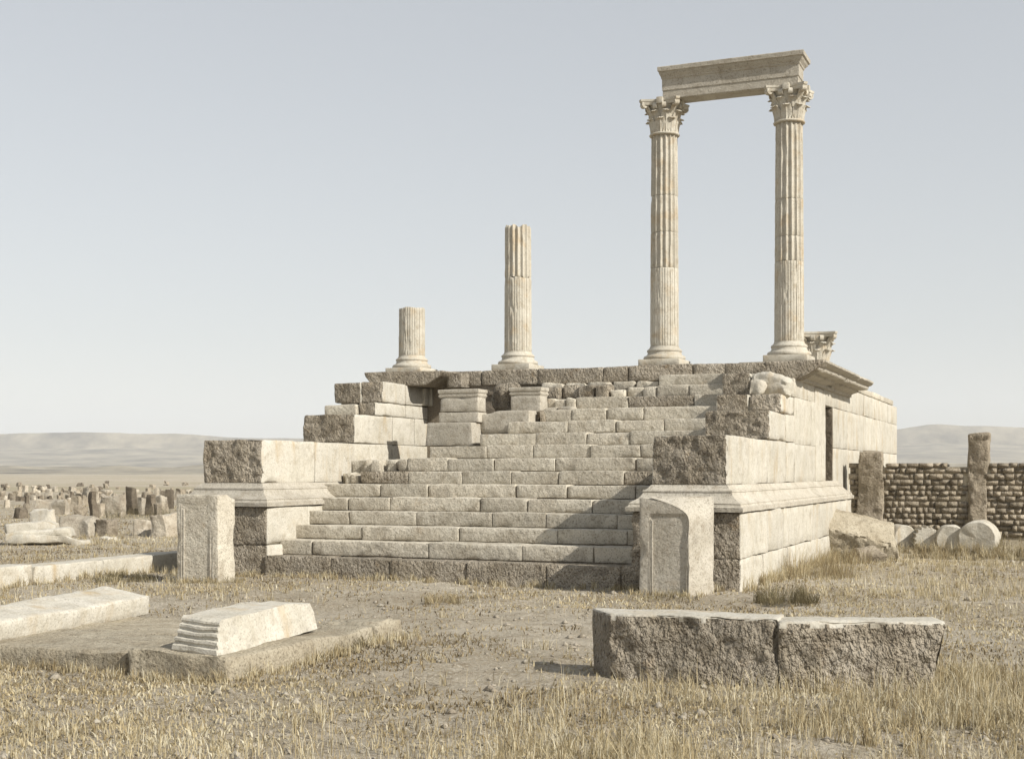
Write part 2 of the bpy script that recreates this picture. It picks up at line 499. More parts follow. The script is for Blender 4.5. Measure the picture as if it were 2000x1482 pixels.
block('packing', (-10.89, on_plane_y(703, YS[7])[0] + .1, YS[7] + .2, 19.1, 1.2, 1.49), M['earthy'], stairs, sp=.06, r=.03, wob=.03, rough={'+z': .03, '-y': .03}, seed=91, chip=2)
block('packing', (-10.89, -9.86, YS[8] + .16, 22.1, 1.2, 1.70), M['step'], stairs, sp=.07, r=.02, wob=.02, rough={'+z': .02, '-y': .03}, seed=92, chip=2)
sd = 100
for k, us in JU.items():
    xs = [on_plane_y(u, YS[k])[0] for u in us]
    xs[-1] = -4.95
    for a, b in zip(xs[:-1], xs[1:]):
        sd += 1
        g = 0.003 + rng.random() * 0.004
        rough = {'-y': 0.012 if k == 1 or rng.random() < 0.22 else 0.005, '+z': 0.006}
        dy = rng.uniform(-0.012, 0.012); dz = rng.uniform(-0.012, 0.006)
        block('step_block', (a + g, b - g, YS[k] + dy, YS[k] + 0.62, (ZS[k - 1] + 0.002 if k > 1 else -0.1), ZS[k] + dz),
              M['rough'] if k == 1 or (k > 6 and rough['-y'] > .01 and rng.random() < .3) else M['step'], stairs, sp=0.055, r=0.011, wob=0.009, rough=rough, rfreq=22, seed=sd, chip=2.2)
# last step piece at right below the platform edge
for (ua, ub) in ((1286, 1405),):
    xa, xb = on_plane_y(ua, 21.58)[0], -4.95
    block('step_block', (xa, xb, 21.58, 22.1, 2.955, 3.15), M['step'], stairs, sp=0.055, wob=0.008, rough={'-y': 0.004}, seed=333)

def rubble(parent, u0, u1, Y, z0, z1, n, seed, mat='brown', depth=0.35):
    r2 = random.Random(seed)
    xs = np.linspace(on_plane_y(u0, Y)[0], on_plane_y(u1, Y)[0], n + 1)
    for i in range(n):
        a, b = xs[i] + r2.uniform(0, .03), xs[i + 1] - r2.uniform(0, .03)
        if b - a < .05: continue
        block('rubble_stone', (a, b, Y + r2.uniform(-.05, .08), Y + depth, z0 - .02, z1 - r2.uniform(0, .14) * (z1 - z0)), M[mat], parent,
              sp=0.045, r=0.03, wob=0.03, rough={'-y': .015, '+z': .01}, seed=seed * 31 + i, chip=1.5, lop=.02)
rubble(stairs, 703, 795, YS[8] - .02, 1.52, 1.72, 4, 5, 'step')
rubble(stairs, 668, 703, YS[7] + .02, 1.33, 1.50, 2, 6, 'step')
rubble(stairs, 1060, 1128, YS[13], 2.56, 2.74, 3, 7, 'step')
rubble(stairs, 1062, 1192, YS[14], 2.76, 3.0, 4, 8, 'rough')
rubble(stairs, 1192, 1284, YS[14] + .05, 2.76, 2.93, 3, 9, 'step')
rubble(stairs, 1055, 1285, 21.62, 2.95, 3.07, 5, 10, 'step', .3)
rubble(stairs, 1040, 1066, YS[12] + .03, 2.36, 2.55, 2, 11)
rubble(stairs, 1060, 1120, YS[12] + .2, 2.5, 2.60, 2, 12, 'smooth')

# --- podium: core, top course, side walls, cornice
PTOP = 3.34
podium = add('podium', boxes_mesh('podium', [(-11.85, -4.85, 21.85, 34.8, -0.2, 3.28), (-10.15, -5.1, 21.80, 22.2, 2.9, 3.3)], M['core'], (-7.9, 28, 0)), (-7.9, 28, 0), temple)
us = [872, 938, 1049, 1177, 1225, 1352, 1416]
for i, (a, b) in enumerate(zip(us[:-1], us[1:])):
    xa, xb = on_plane_y(a, 21.75)[0] + .006, on_plane_y(b, 21.75)[0] - .006
    block('edge_block', (xa, xb, 21.75 + rng.uniform(-.02, .02), 22.9, 3.06, PTOP + rng.uniform(-.012, .006)), M['rough'], podium,
          sp=0.06, wob=0.012, rough={'-y': .012, '+z': .004}, seed=400 + i, chip=1.5)
# paving over the podium, seen only edge on
px = np.linspace(-11.8, -4.05, 7); py = np.linspace(22.92, 34.7, 10)
for i in range(6):
    for j in range(9):
        block('paving_slab', (px[i] + .005, px[i + 1] - .005, py[j] + .005, py[j + 1] - .005, 3.2, 3.325 + rng.uniform(-.01, .01)), M['step'], podium,
              sp=0.6, r=0.012, wob=.006, seed=900 + i * 9 + j)
# flank wall of the podium (right side) behind the cheek wall, courses of bleached blocks
def course(parent, X, depth, y0, y1, z0, z1, lens, seed, mat='flank', skip=None, jit=.004, name='wall_block'):
    r2 = random.Random(seed); y = y0; i = 0
    while y < y1 - .05:
        L = r2.uniform(*lens)
        e = min(y1, y + L)
        if y1 - e < .35: e = y1
        if not (skip and skip(y, e)):
            d = r2.uniform(-jit, jit)
            block(name, (X - depth + d, X + d, y + .003, e - .003, z0 + .002, z1 - .002), M[mat], parent, sp=0.13, r=.010, wob=.007,
                  rough={'+x': .004}, rfreq=9, seed=seed * 13 + i, chip=1.2)
        y = e; i += 1
XF = -3.97
course(podium, XF, .45, 21.0, 23.9, 1.33, 1.95, (.9, 1.5), 21)
course(podium, XF, .45, 21.0, 23.9, 1.95, 2.70, (.9, 1.5), 22)
course(podium, XF - .02, .45, 24.85, 34.9, 0.97, 1.95, (1.2, 1.9), 23)
course(podium, XF - .02, .45, 24.85, 34.9, 1.95, 2.70, (1.2, 1.9), 24)
course(podium, XF - .015, .45, 21.0, 27.2, 2.70, 3.0, (1.0, 1.7), 25)
course(podium, XF - .02, .45, 27.2, 34.9, 2.70, 3.16, (1.1, 1.9), 26)
course(podium, XF - .02, .45, 25.5, 34.9, -0.1, 0.97, (1.2, 1.9), 27)
block('wall_block', (XF - .45, XF - .022, 24.78, 24.84, 1.3, 2.69), M['dark'], podium, sp=.05, wob=.01, rough={'-y': .02}, seed=78)  # thin dark facing: the slot's shade is put into its colour
block('wall_block', (XF - .85, XF - .6, 23.85, 24.8, .9, 2.72), M['dark'], podium, sp=.05, wob=.02, rough={'+x': .02}, seed=77)  # back of the slot, its shade painted by the dark stone
# cornice
def cornice_run(y0, y1, seed, xin=-4.9, broken=False):
    prof = [(0.0, 2.975), (0.03, 2.985), (0.035, 3.035), (0.10, 3.06), (0.17, 3.085), (0.18, 3.12), (0.34, 3.135), (0.355, 3.155), (0.36, 3.20), (0.41, 3.215), (0.46, 3.255), (0.465, 3.285)]
    n = max(3, int((y1 - y0) / .07)); V = []; Q = []
    loop = [(XF + o, z) for o, z in prof] + [(xin, 3.285), (xin, 2.975)]
    m = len(loop)
    for i in range(n + 1):
        y = y0 + (y1 - y0) * i / n
        for (x, z) in loop: V.append((x, y, z))
    for i in range(n):
        for j in range(m):
            k = (j + 1) % m
            Q.append((i * m + j, i * m + k, (i + 1) * m + k, (i + 1) * m + j))
    Q.append(tuple(range(m))); Q.append(tuple(range(n * m, n * m + m))[::-1])
    V = np.array(V)
    w = np.clip(fbm(V * np.array([2, 3.0, 2]) + seed, seed, 3) - .18, 0, 1)
    V[:, 0] -= np.where(V[:, 0] > XF + .05, w * .28, 0)
    V += .006 * np.stack([vnoise(V * 7 + 5 * j, seed + j) for j in range(3)], 1)
    if broken:
        e = V[:, 1] > y1 - .2
        V[e, 1] += .22 * fbm(V[e] * 5, seed + 8, 3)
    o = np.array([XF, (y0 + y1) / 2, 2.975])
    add('cornice_block', mesh('cornice_block', V - o, Q, M['smooth'], 30), o, podium)
cornice_run(21.13, 22.9, 50); cornice_run(22.91, 24.8, 51); cornice_run(24.81, 26.75, 52, broken=True)
# rough ends of the cornice course facing the stairs, right and left
block('cornice_block', (-5.13, -4.45, 21.1, 21.9, 3.06, 3.275), M['rough'], podium, sp=.05, wob=.012, rough={'-y': .014}, seed=61, chip=1.5)
def cornice_end(x0, x1, y0, y1, zb, zt, ol, orr, seed):
    V, Q = block_data((x1 - x0, y1 - y0, zt - zb), sp=.05, r=.015, wob=.012, rough={'-y': .014}, seed=seed, chip=1.5)
    t = np.clip(1 - V[:, 2] / (zt - zb) * 1.15, 0, 1) ** 1.3
    hw = (x1 - x0) / 2
    V[:, 0] += np.where(V[:, 0] > 0, -orr * t * V[:, 0] / hw, ol * t * -V[:, 0] / hw)
    add('cornice_block', mesh('cornice_block', V, Q, M['rough'], 38), ((x0 + x1) / 2, (y0 + y1) / 2, zb), podium)
cornice_end(-4.47, -3.52, 21.095, 21.5, 2.985, 3.28, 0, .42, 62)
cornice_end(-11.78, -10.19, 21.05, 21.9, 3.05, 3.31, .20, .36, 63)
block('edge_block', (-10.32, -10.02, 21.45, 22.3, 3.03, 3.29), M['rough'], podium, sp=.05, wob=.02, rough={'-y': .012}, seed=64)
block('wall_block', (-11.85, -10.3, 21.9, 22.9, 2.9, 3.30), M['step'], podium, sp=.15, seed=65)

# --- cheek walls
PL = 0.24
MOULD = [(PL - .01, 1.005), (PL + .035, 1.01), (PL + .04, 1.065), (PL + .012, 1.075), (PL, 1.10), (PL + .005, 1.112), (PL - .02, 1.13),
         (PL - .09, 1.17), (PL - .13, 1.215), (PL - .145, 1.25), (PL - .135, 1.256), (PL - .14, 1.275), (PL - .165, 1.282), (PL - .19, 1.30), (PL - .215, 1.33), (PL - .225, 1.345)]
def cheek(x0, x1, seed, right):
    org = ((x0 + x1) / 2, 16.3, 0)
    yend = 25.0 if right else 21.8
    cl = [(x0 + .05, x1 - .05, 16.5, yend - .4, -.2, 1.9), (x0 + .05, x1 - .05, 19.2, 21.8, 1.89, 2.36), (x0 + .05, x1 - .05, 20.4, 21.79, 2.35, 2.95)]
    if right: cl[0] = (x0 + .05, x1 - .05, 16.5, 23.8, -.2, 1.9)
    w = add('cheek_wall', boxes_mesh('cheek_wall', cl, M['core'], org), org, temple)
    w['label'] = 'right stepped cheek wall with its bleached sunlit flank' if right else 'left stepped cheek wall with its bleached sunlit inner face'
    # plinth
    zr = [(-.25, .42), (.425, 1.0)] if right else [(-.25, .45), (.455, 1.0)]
    for i, (za, zb) in enumerate(zr):
        ys = [16.2, 17.5 + .3 * i, 19.2 - .3 * i, 21.1 + .2 * i, 23.2, 25.4] if right else [16.2, 17.7 - .4 * i, 19.4, 21.7]
        for j, (ya, yb) in enumerate(zip(ys[:-1], ys[1:])):
            first = j == 0
            m = 'rough' if first else 'flank'
            # the front stone: quarry face to the front
            block('plinth_block', (x0 - PL + .02, x1 + PL + rng.uniform(-.004, .004), ya + .003, yb - .003, za, zb), M['flank'], w,
                  sp=.05 if first else .14, r=.018 if first else .01, wob=.012, rough={'-y': .022 if first else .003, '+x': .004}, rfreq=16, seed=seed + 10 * i + j, chip=1.6)
    V, Q = ring_moulding(x0, x1, 16.42, 25.15 if right else 21.6, MOULD, org, seed=seed, seg=.12)
    add('base_moulding', mesh('base_moulding', V, Q, M['smooth' if not right else 'smooth'], 25), org, w)
    return w
right = cheek(-4.94, -3.97, 500, True)
left = cheek(-11.93, -10.9, 560, False)

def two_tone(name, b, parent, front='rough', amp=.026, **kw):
    """weathered pale flank, quarry-faced front darkened for weather and painted shade"""
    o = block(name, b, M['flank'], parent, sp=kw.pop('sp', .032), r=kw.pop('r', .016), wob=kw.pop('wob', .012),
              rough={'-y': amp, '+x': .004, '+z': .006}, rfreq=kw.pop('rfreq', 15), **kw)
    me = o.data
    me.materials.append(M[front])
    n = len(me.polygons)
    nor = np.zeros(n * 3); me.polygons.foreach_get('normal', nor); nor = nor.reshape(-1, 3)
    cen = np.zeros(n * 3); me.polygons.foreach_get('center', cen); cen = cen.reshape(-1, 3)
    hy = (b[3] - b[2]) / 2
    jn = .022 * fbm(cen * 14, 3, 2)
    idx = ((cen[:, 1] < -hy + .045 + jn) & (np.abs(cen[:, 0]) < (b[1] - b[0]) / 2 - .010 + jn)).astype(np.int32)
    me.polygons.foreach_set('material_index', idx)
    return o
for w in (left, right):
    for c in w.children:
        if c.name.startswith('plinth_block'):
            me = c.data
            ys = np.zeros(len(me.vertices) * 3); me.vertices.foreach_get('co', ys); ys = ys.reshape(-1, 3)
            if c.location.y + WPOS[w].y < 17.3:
                me.materials.append(M['rough'])  # plinth front: weathering and painted shade in one darker stone
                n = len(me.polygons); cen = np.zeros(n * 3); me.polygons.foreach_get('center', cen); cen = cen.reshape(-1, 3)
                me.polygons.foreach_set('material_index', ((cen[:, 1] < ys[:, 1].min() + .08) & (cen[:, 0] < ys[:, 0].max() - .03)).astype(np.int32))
# right cheek
two_tone('wall_block', (-4.94, -3.965, 16.42, 17.75, 1.345, 1.975), right, seed=601, amp=.034)
course(right, XF, .97, 17.755, 21.0, 1.345, 1.97, (1.0, 1.5), 602)
two_tone('wall_block', (-4.93, -3.975, 19.08, 20.3, 1.985, 2.40), right, seed=603, amp=.034, r=.03, chip=2.5)
course(right, XF, .5, 20.3, 21.0, 1.975, 2.40, (.7, .8), 604)
two_tone('wall_block', (-5.0, -4.50, 20.04, 21.0, 2.41, 2.70), right, seed=605)
two_tone('wall_block', (-4.485, -3.985, 20.02, 21.0, 2.41, 2.70), right, seed=606, r=.03, chip=2)
two_tone('wall_block', (-5.0, -4.55, 20.38, 21.05, 2.71, 3.05), right, seed=607)
# worn corner stone with a rounded top
V, Q = block_data((.56, .68, .33), sp=.03, r=.05, wob=.03, rough={'-y': .03, '+z': .03, '+x': .012}, seed=608, chip=2.2, lop=.05)
V[:, 2] -= np.clip(V[:, 0] - .05, 0, 1) ** 1.4 * .5
me = mesh('wall_block', V, Q, M['flank'], 38); add('wall_block', me, (-4.25, 20.7, 2.705), right)
# small rough boss left on the corner
V, Q = block_data((.22, .2, .18), sp=.03, r=.05, wob=.04, seed=609, chip=2, lop=.06)
add('broken_boss', mesh('broken_boss', V, Q, M['smooth'], 60), (-4.42, 20.32, 2.72), right)
# pilaster strips on the flank
block('pilaster', (XF - .05, XF + .008, 22.85, 23.88, 1.345, 2.95), M['flank'], right, sp=.12, wob=.008, rough={'+x': .004}, seed=611, chip=1.5)
# left cheek
two_tone('wall_block', (-11.93, -10.895, 16.42, 17.9, 1.345, 1.985), left, seed=621, amp=.034, chip=2)
course(left, -10.9, 1.0, 17.905, 22.2, 1.345, 1.98, (1.1, 1.6), 622)
two_tone('wall_block', (-11.89, -10.905, 19.14, 20.5, 1.99, 2.47), left, seed=623, amp=.034)
course(left, -10.895, 1.0, 20.5, 22.2, 1.985, 2.47, (.8, 1.0), 624)
two_tone('wall_block', (-11.22, -10.9, 19.86, 21.0, 2.48, 2.70), left, seed=625)
block('wall_block', (-11.86, -11.24, 19.8, 20.6, 2.48, 2.66), M['step'], left, sp=.05, wob=.02, r=.03, seed=626, chip=2)
course(left, -10.895, .9, 21.0, 22.2, 2.475, 2.70, (.8, 1.3), 627)
two_tone('wall_block', (-11.86, -11.33, 20.12, 21.0, 2.71, 3.06), left, seed=628)
two_tone('wall_block', (-11.315, -10.905, 20.14, 21.0, 2.71, 3.07), left, seed=629)
course(left, -10.9, .9, 21.005, 22.2, 2.71, 3.05, (.5, .7), 630)
# little clustered pilaster at the inner end of the left wall
for i, (xx, yy) in enumerate(((-10.83, 21.62), (-10.78, 21.80), (-10.66, 22.0))):
    block('pilaster', (xx - .1, xx, yy, yy + .16, 2.72 - .16 * (i == 2), 3.04), M['flank'], left, sp=.08, wob=.008, seed=640 + i)

# --- pedestals standing on the stairs
def pedestal(name, label, x0, x1, y0, y1, zb, zt, seed, waist=None):
    w, d = x1 - x0, y1 - y0
    t = thing(name, label, 'pedestal', ((x0 + x1) / 2, (y0 + y1) / 2, zb), group=None)
    H = zt - zb
    cap = [(0.0, H - .14), (.002, H - .125), (.012, H - .118), (.013, H - .095), (.003, H - .09), (.004, H - .065), (.018, H - .055), (.019, H - .012), (.012, H)]
    V, Q = ring_moulding(-w / 2, w / 2, -d / 2, d / 2, cap, (0, 0, 0), seed=seed, seg=.1)
    add('cap_moulding', mesh('cap_moulding', V, Q, M['smooth'], 25), (0, 0, 0), t, local=True)
    z = 0
    parts = waist or [(0, .42), (.42, 1.0)]
    for i, (a, b, g) in enumerate(parts):
        za, zc = a * (H - .137), b * (H - .137)
        V, Q = block_data((w + g, d + g, zc - za - .006), sp=.05, r=.012, wob=.012, rough={'-y': .005, '+x': .004}, seed=seed + i, chip=1.6)
        add('die', mesh('die', V, Q, M['smooth'], 38), (0, 0, za), t, local=True)
    return t
pedestal('pedestal', 'tall moulded stone pedestal in two pieces on the stairs beside the left cheek wall', -9.74, -9.03, 19.98, 20.32, 2.335, 2.89, 701, [(0, .42, .02), (.42, 1.0, 0)])
pedestal('pedestal', 'smaller moulded stone pedestal higher on the stairs, right of the tall one', -8.66, -8.12, 20.5, 20.85, 2.50, 2.93, 711, [(0, 1.0, 0)])
def loose_block(name, label, cat, s, loc, rot, mat, seed, group=None, **kw):
    V, Q = block_data(s, seed=seed, **kw)
    o = add(name, mesh(name, V, Q, M[mat], 38), loc, None, rot)
    return tag(o, label, cat, group)
loose_block('broken_block', 'rough dark broken block wedged between the two pedestals on the stairs', 'stone', (.50, .5, .46), (-8.83, 20.85, 2.52), (.0, -.06, .05), 'rough', 720, sp=.035, r=.05, wob=.03, rough={'-y': .03, '+x': .02}, chip=2, lop=.08)
V, Q = block_data((.90, .40, .40), sp=.05, r=.018, wob=.016, rough={'-y': .004}, seed=721, chip=2.5)
V[:, 2] *= 1 - .16 * np.clip((-V[:, 0] - .1) / .3, 0, 1)
tag(add('plain_block', mesh('plain_block', V, Q, M['smooth'], 38), (-8.63, 20.34, 2.135)), 'plain smooth block with a chipped top lying under the smaller pedestal', 'stone')
V, Q = block_data((.88, .42, .385), sp=.05, r=.014, wob=.012, rough={'-y': .004}, seed=722, chip=2.2, taper=(.93, .95))
tag(add('plain_block', mesh('plain_block', V, Q, M['smooth'], 38), (-9.47, 20.0, 1.94)), 'plain tapering block under the tall pedestal, edge to the left wall gap', 'stone')

# ------------------------------------------------------------------ columns
NFL = 16
def shaft_mesh(z0, z1, ra, rb, kind, seed, ztop_noise=0.0, zlow_noise=0.0, dark=None):
    per = 12
    n = NFL * per
    ph = (np.arange(per) + .5) / per
    if kind == 'flute':
        d = np.where((ph > .10) & (ph < .90), np.sin(np.clip((ph - .10) / .80, 0, 1) * math.pi) ** .6 * .036, 0.0)
    else:
        rod = np.sqrt(np.clip(1 - ((ph - .5) / .33) ** 2, 0, 1)) * .017
        d = np.where((ph > .13) & (ph < .87), np.maximum(.021 - rod, .004), 0.0)
    D = np.tile(d, NFL)
    rows = max(6, int((z1 - z0) / .06))
    zz = np.linspace(z0, z1, rows + 1)
    zz = np.sort(np.concatenate([zz, [z0 + .012, z1 - .012]]))
    A = 2 * math.pi * np.arange(n) / n
    V = []
    for z in zz:
        t = (z - z0) / (z1 - z0)
        R = ra + (rb - ra) * t
        e = min(z - z0, z1 - z)
        edge = .005 if e < .002 else 0.0
        P = np.stack([np.cos(A) * 2.5, np.sin(A) * 2.5, np.full(n, z * 2.2)], 1)
        wear = np.clip(fbm(P * 1.6, seed, 3) - .22, 0, 1) * .05
        near_joint = math.exp(-(e / .06) ** 2)
        wear = wear + near_joint * np.clip(fbm(P * 3.5, seed + 4, 2) - .1, 0, 1) * .028
        rr = np.minimum(R - D, R - wear) - edge + .0025 * vnoise(P * 9, seed + 2)
        zc = np.full(n, z)
        if ztop_noise: zc = zc + np.clip((t - .8) / .2, 0, 1) * ztop_noise * fbm(P * .8, seed + 6, 3)
        if zlow_noise: zc = zc + np.clip((.2 - t) / .2, 0, 1) * zlow_noise * fbm(P * .8, seed + 6, 3)
        V.append(np.stack([np.cos(A) * rr, np.sin(A) * rr, zc], 1))
    m = len(zz)
    V = np.concatenate(V)
    i, j = np.meshgrid(np.arange(m - 1), np.arange(n), indexing='ij')
    j2 = (j + 1) % n
    Q = [tuple(q) for q in np.stack([i * n + j, i * n + j2, (i + 1) * n + j2, (i + 1) * n + j], -1).reshape(-1, 4)]
    nv = len(V)
    V = np.concatenate([V, [[0, 0, z0], [0, 0, V[-n:, 2].mean() - .01]]])
    Q += [(nv, (a + 1) % n, a) for a in range(n)] + [(nv + 1, (m - 1) * n + a, (m - 1) * n + (a + 1) % n) for a in range(n)]
    return V, Q

def leaf_mesh(w, h, out, curl):
    nu, nv = 7, 9
    def surf(off):
        P = []
        for j in range(nv):
            t = j / (nv - 1)
            if t < .72:
                y = out * .55 * (t / .72) ** 2.2; z = h * t / .72 * .92
            else:
                a = (t - .72) / .28 * math.pi * .85
                y = out * .55 + curl * (1 - math.cos(a)) * .9; z = h * .92 + curl * math.sin(a) * 1.1
            ww = w * (math.sin(math.pi * (0.16 + .74 * t)) ** .7) * (1 + .16 * math.cos(t * math.pi * 7)) * .5
            for i in range(nu):
                s = i / (nu - 1) * 2 - 1
                rib = .010 * math.cos(s * math.pi * 2.5)
                P.append((s * ww, -(y + rib - off - .02 * s * s), z))
        return P
    V = surf(0) + surf(.022)
    Q = []
    n = nu * nv
    for j in range(nv - 1):
        for i in range(nu - 1):
            a = j * nu + i
            Q.append((a, a + 1, a + nu + 1, a + nu)); Q.append((n + a, n + a + nu, n + a + nu + 1, n + a + 1))
    ring = [i for i in range(nu)] + [j * nu + nu - 1 for j in range(1, nv)] + [(nv - 1) * nu + i for i in range(nu - 2, -1, -1)] + [j * nu for j in range(nv - 2, 0, -1)]
    for k in range(len(ring)):
        a, b = ring[k], ring[(k + 1) % len(ring)]
        Q.append((a, n + a, n + b, b))
    return V, Q

def volute_data():
    """a scroll: stalk rising outward and rolling into a disc"""
    V, Q = [], []
    pts = []
    for i in range(22):
        t = i / 21
        if t < .4:
            a = t / .4; pts.append((.03 + .17 * a ** 1.6, .30 * a - .02))
        else:
            a = (t - .4) / .6; ang = math.radians(100) - a * math.radians(540); r = .060 * (1 - .75 * a)
            pts.append((.205 + r * math.cos(ang) + .005, .255 + r * math.sin(ang)))
    w, th = .045, .022
    for i, (x, z) in enumerate(pts):
        x2, z2 = pts[min(i + 1, len(pts) - 1)]; x1, z1 = pts[max(i - 1, 0)]
        dx, dz = x2 - x1, z2 - z1; L = math.hypot(dx, dz) or 1
        nx_, nz_ = -dz / L * th / 2, dx / L * th / 2
        V += [(x + nx_, -w, z + nz_), (x + nx_, w, z + nz_), (x - nx_, w, z - nz_), (x - nx_, -w, z - nz_)]
    for i in range(len(pts) - 1):
        for j in range(4):
            k = (j + 1) % 4
            Q.append((i * 4 + j, i * 4 + k, i * 4 + 4 + k, i * 4 + 4 + j))
    Q.append((0, 1, 2, 3)); e = (len(pts) - 1) * 4; Q.append((e + 3, e + 2, e + 1, e))
    # solid eye of the scroll
    k0 = len(V)
    for s in (-w * .9, w * .9):
        V += [(.21 + .042 * math.cos(2 * math.pi * i / 12), s, .255 + .042 * math.sin(2 * math.pi * i / 12)) for i in range(12)]
    Q.append(tuple(range(k0, k0 + 12))); Q.append(tuple(range(k0 + 12, k0 + 24))[::-1])
    for i in range(12):
        j = (i + 1) % 12; Q.append((k0 + i, k0 + 12 + i, k0 + 12 + j, k0 + j))
    return V, Q

def abacus_data(half, dip, layers, amp=.004, seed=0):
    per = 9; V = []; Q = []
    for (sc, z) in layers:
        for s in range(4):
            a = s * math.pi / 2
            for i in range(per):
                t = i / per * 2 - 1
                cut = .86
                x = t * half * cut; y = -half + dip * (1 - t * t)
                if i == 0: x = -half * cut
                V.append((sc * (x * math.cos(a) - y * math.sin(a)), sc * (x * math.sin(a) + y * math.cos(a)), z))
            x, y = half * cut, -half
            V.append((sc * (x * math.cos(a) - y * math.sin(a)), sc * (x * math.sin(a) + y * math.cos(a)), z))
    n = 4 * (per + 1)
    for k in range(len(layers) - 1):
        for i in range(n):
            j = (i + 1) % n
            Q.append((k * n + i, k * n + j, (k + 1) * n + j, (k + 1) * n + i))
    Q.append(tuple(range(n))[::-1]); k = (len(layers) - 1) * n; Q.append(tuple(range(k, k + n)))
    V = np.array(V); V = V + amp * np.stack([vnoise(V * 14 + 7 * j, seed + j) for j in range(3)], 1)
    return V, Q

LEAF1 = mesh('leaf', *leaf_mesh(.19, .22, .07, .042), M['column'], 50)
LEAF2 = mesh('leaf', *leaf_mesh(.19, .36, .085, .046), M['column'], 50)
VOL = mesh('volute', *volute_data(), M['column'], 50)
VOLS = mesh('volute', np.array(VOL.vertices.data.vertices and [v.co[:] for v in VOL.vertices]) * np.array([.62, .8, .86]), [tuple(p.vertices) for p in VOL.polygons], M['column'], 50)
bell = [(.236, 0), (.262, .006), (.268, .022), (.258, .036), (.236, .042), (.232, .10), (.235, .25), (.25, .38), (.275, .46), (.30, .50), (.30, .515)]
BELL = mesh('bell', *lathe(bell, 40, .004, 3), M['column'], 40)
ABA = mesh('abacus', *abacus_data(.365, .075, [(.93, .505), (.95, .53), (.955, .555), (.99, .562), (1.0, .585), (1.0, .60)], seed=4), M['column'], 30)
FLE = mesh('fleuron', *block_data((.12, .09, .12), sp=.03, r=.03, wob=.015, seed=88), M['column'], 60)
def capital(parent, z, rz=0.0, local=True, scale=1.0, fleuron=True):
    c = add('capital', BELL, (0, 0, z), parent, (0, 0, rz), local=True)
    c.scale = (scale,) * 3
    for i in range(8):
        for me, r, off in ((LEAF1, .245, 0), (LEAF2, .238, .5)):
            a = 2 * math.pi * (i + off) / 8
            add('leaf', me, (r * math.sin(a), -r * math.cos(a), .03), c, (rng.uniform(-.06, .06), 0, a), local=True)
    for i in range(4):
        a = math.pi / 4 + i * math.pi / 2
        add('volute', VOL, (.19 * math.cos(a), .19 * math.sin(a), .255), c, (0, 0, a), local=True)
        for s in (-1, 1):
            b = i * math.pi / 2 + s * .26
            add('volute', VOLS, (.17 * math.cos(b), .17 * math.sin(b), .26), c, (0, 0, b), local=True)
    add('abacus', ABA, (0, 0, 0), c, local=True)
    if fleuron:
        for i in range(4):
            a = i * math.pi / 2
            add('fleuron', FLE, (.305 * math.cos(a), .305 * math.sin(a), .50), c, (0, 0, a + math.pi / 2), local=True)
    return c

base_prof = [(.345, .115), (.362, .125), (.370, .15), (.362, .178), (.345, .19), (.322, .198), (.305, .212), (.296, .235), (.292, .255), (.300, .262), (.306, .272),
             (.304, .292), (.292, .303), (.278, .306), (.275, .318), (.262, .325), (.256, .345), (.252, .36)]
def column(label, X, drums, seed, cap=False, yaw=0.0):
    t = thing('column', label, 'column', (X, 22.3, PTOP), group=None)
    V, Q = block_data((.74, .74, .12), sp=.06, r=.010, wob=.006, rough={'-y': .002}, seed=seed, chip=1.8)
    add('plinth', mesh('plinth', V, Q, M['column'], 38), (0, 0, 0), t, local=True)
    V, Q = lathe(base_prof, 48, .004, seed)
    add('base', mesh('base', V, Q, M['column'], 50), (0, 0, 0), t, local=True)
    for i, (za, zb, kind, dn, ln) in enumerate(drums):
        R = lambda z: .250 - .022 * ((z - .35) / 3.7) ** 1.4
        V, Q = shaft_mesh(za, zb, R(za), R(zb), kind, seed + 7 * i, dn, ln)
        add('shaft', mesh('shaft', V, Q, M['column'], 42), (0, 0, 0), t, local=True)
    if cap: capital(t, 4.03)
    return t
column('tall fluted column with leafy capital, left support of the raised stone beam', -6.49,
       [(.36, 1.715, 'cable', 0, 0), (1.72, 2.34, 'flute', 0, 0), (2.345, 2.98, 'flute', 0, 0), (2.985, 4.03, 'flute', 0, 0)], 810, True)
column('tall fluted column with leafy capital at the right corner, under the right end of the raised beam', -4.31,
       [(.36, 1.70, 'cable', 0, 0), (1.705, 2.12, 'flute', 0, 0), (2.125, 2.75, 'flute', 0, 0), (2.755, 4.03, 'flute', 0, 0)], 820, True)
column('broken fluted column of middle height standing second from left on the podium', -9.27,
       [(.36, 1.70, 'cable', .04, 0), (1.71, 2.64, 'flute', .07, .04)], 830)
column('short fluted column stump at the left end of the podium', -11.45, [(.36, 1.26, 'cable', .03, 0)], 840)

# raised architrave block
arch_prof = [(-.004, 0), (0, .008), (0, .14), (.012, .145), (.014, .33), (.03, .345), (.035, .37), (.06, .40), (.08, .425), (.085, .445), (.112, .46), (.116, .525), (.11, .535)]
V, Q = ring_moulding(-1.17, 1.17, -.20, .20, arch_prof, (0, 0, 0), seed=5, seg=.08, amp=.003)
V[:, 0] = np.where(V[:, 0] < -1.17, -1.17 + (V[:, 0] + 1.17) * .55, V[:, 0])
tag(add('architrave', mesh('architrave', V, Q, M['smooth'], 25), (-5.29, 22.28, PTOP + 4.03 + .602)), 'long moulded stone beam raised across the two tall columns', 'beam')

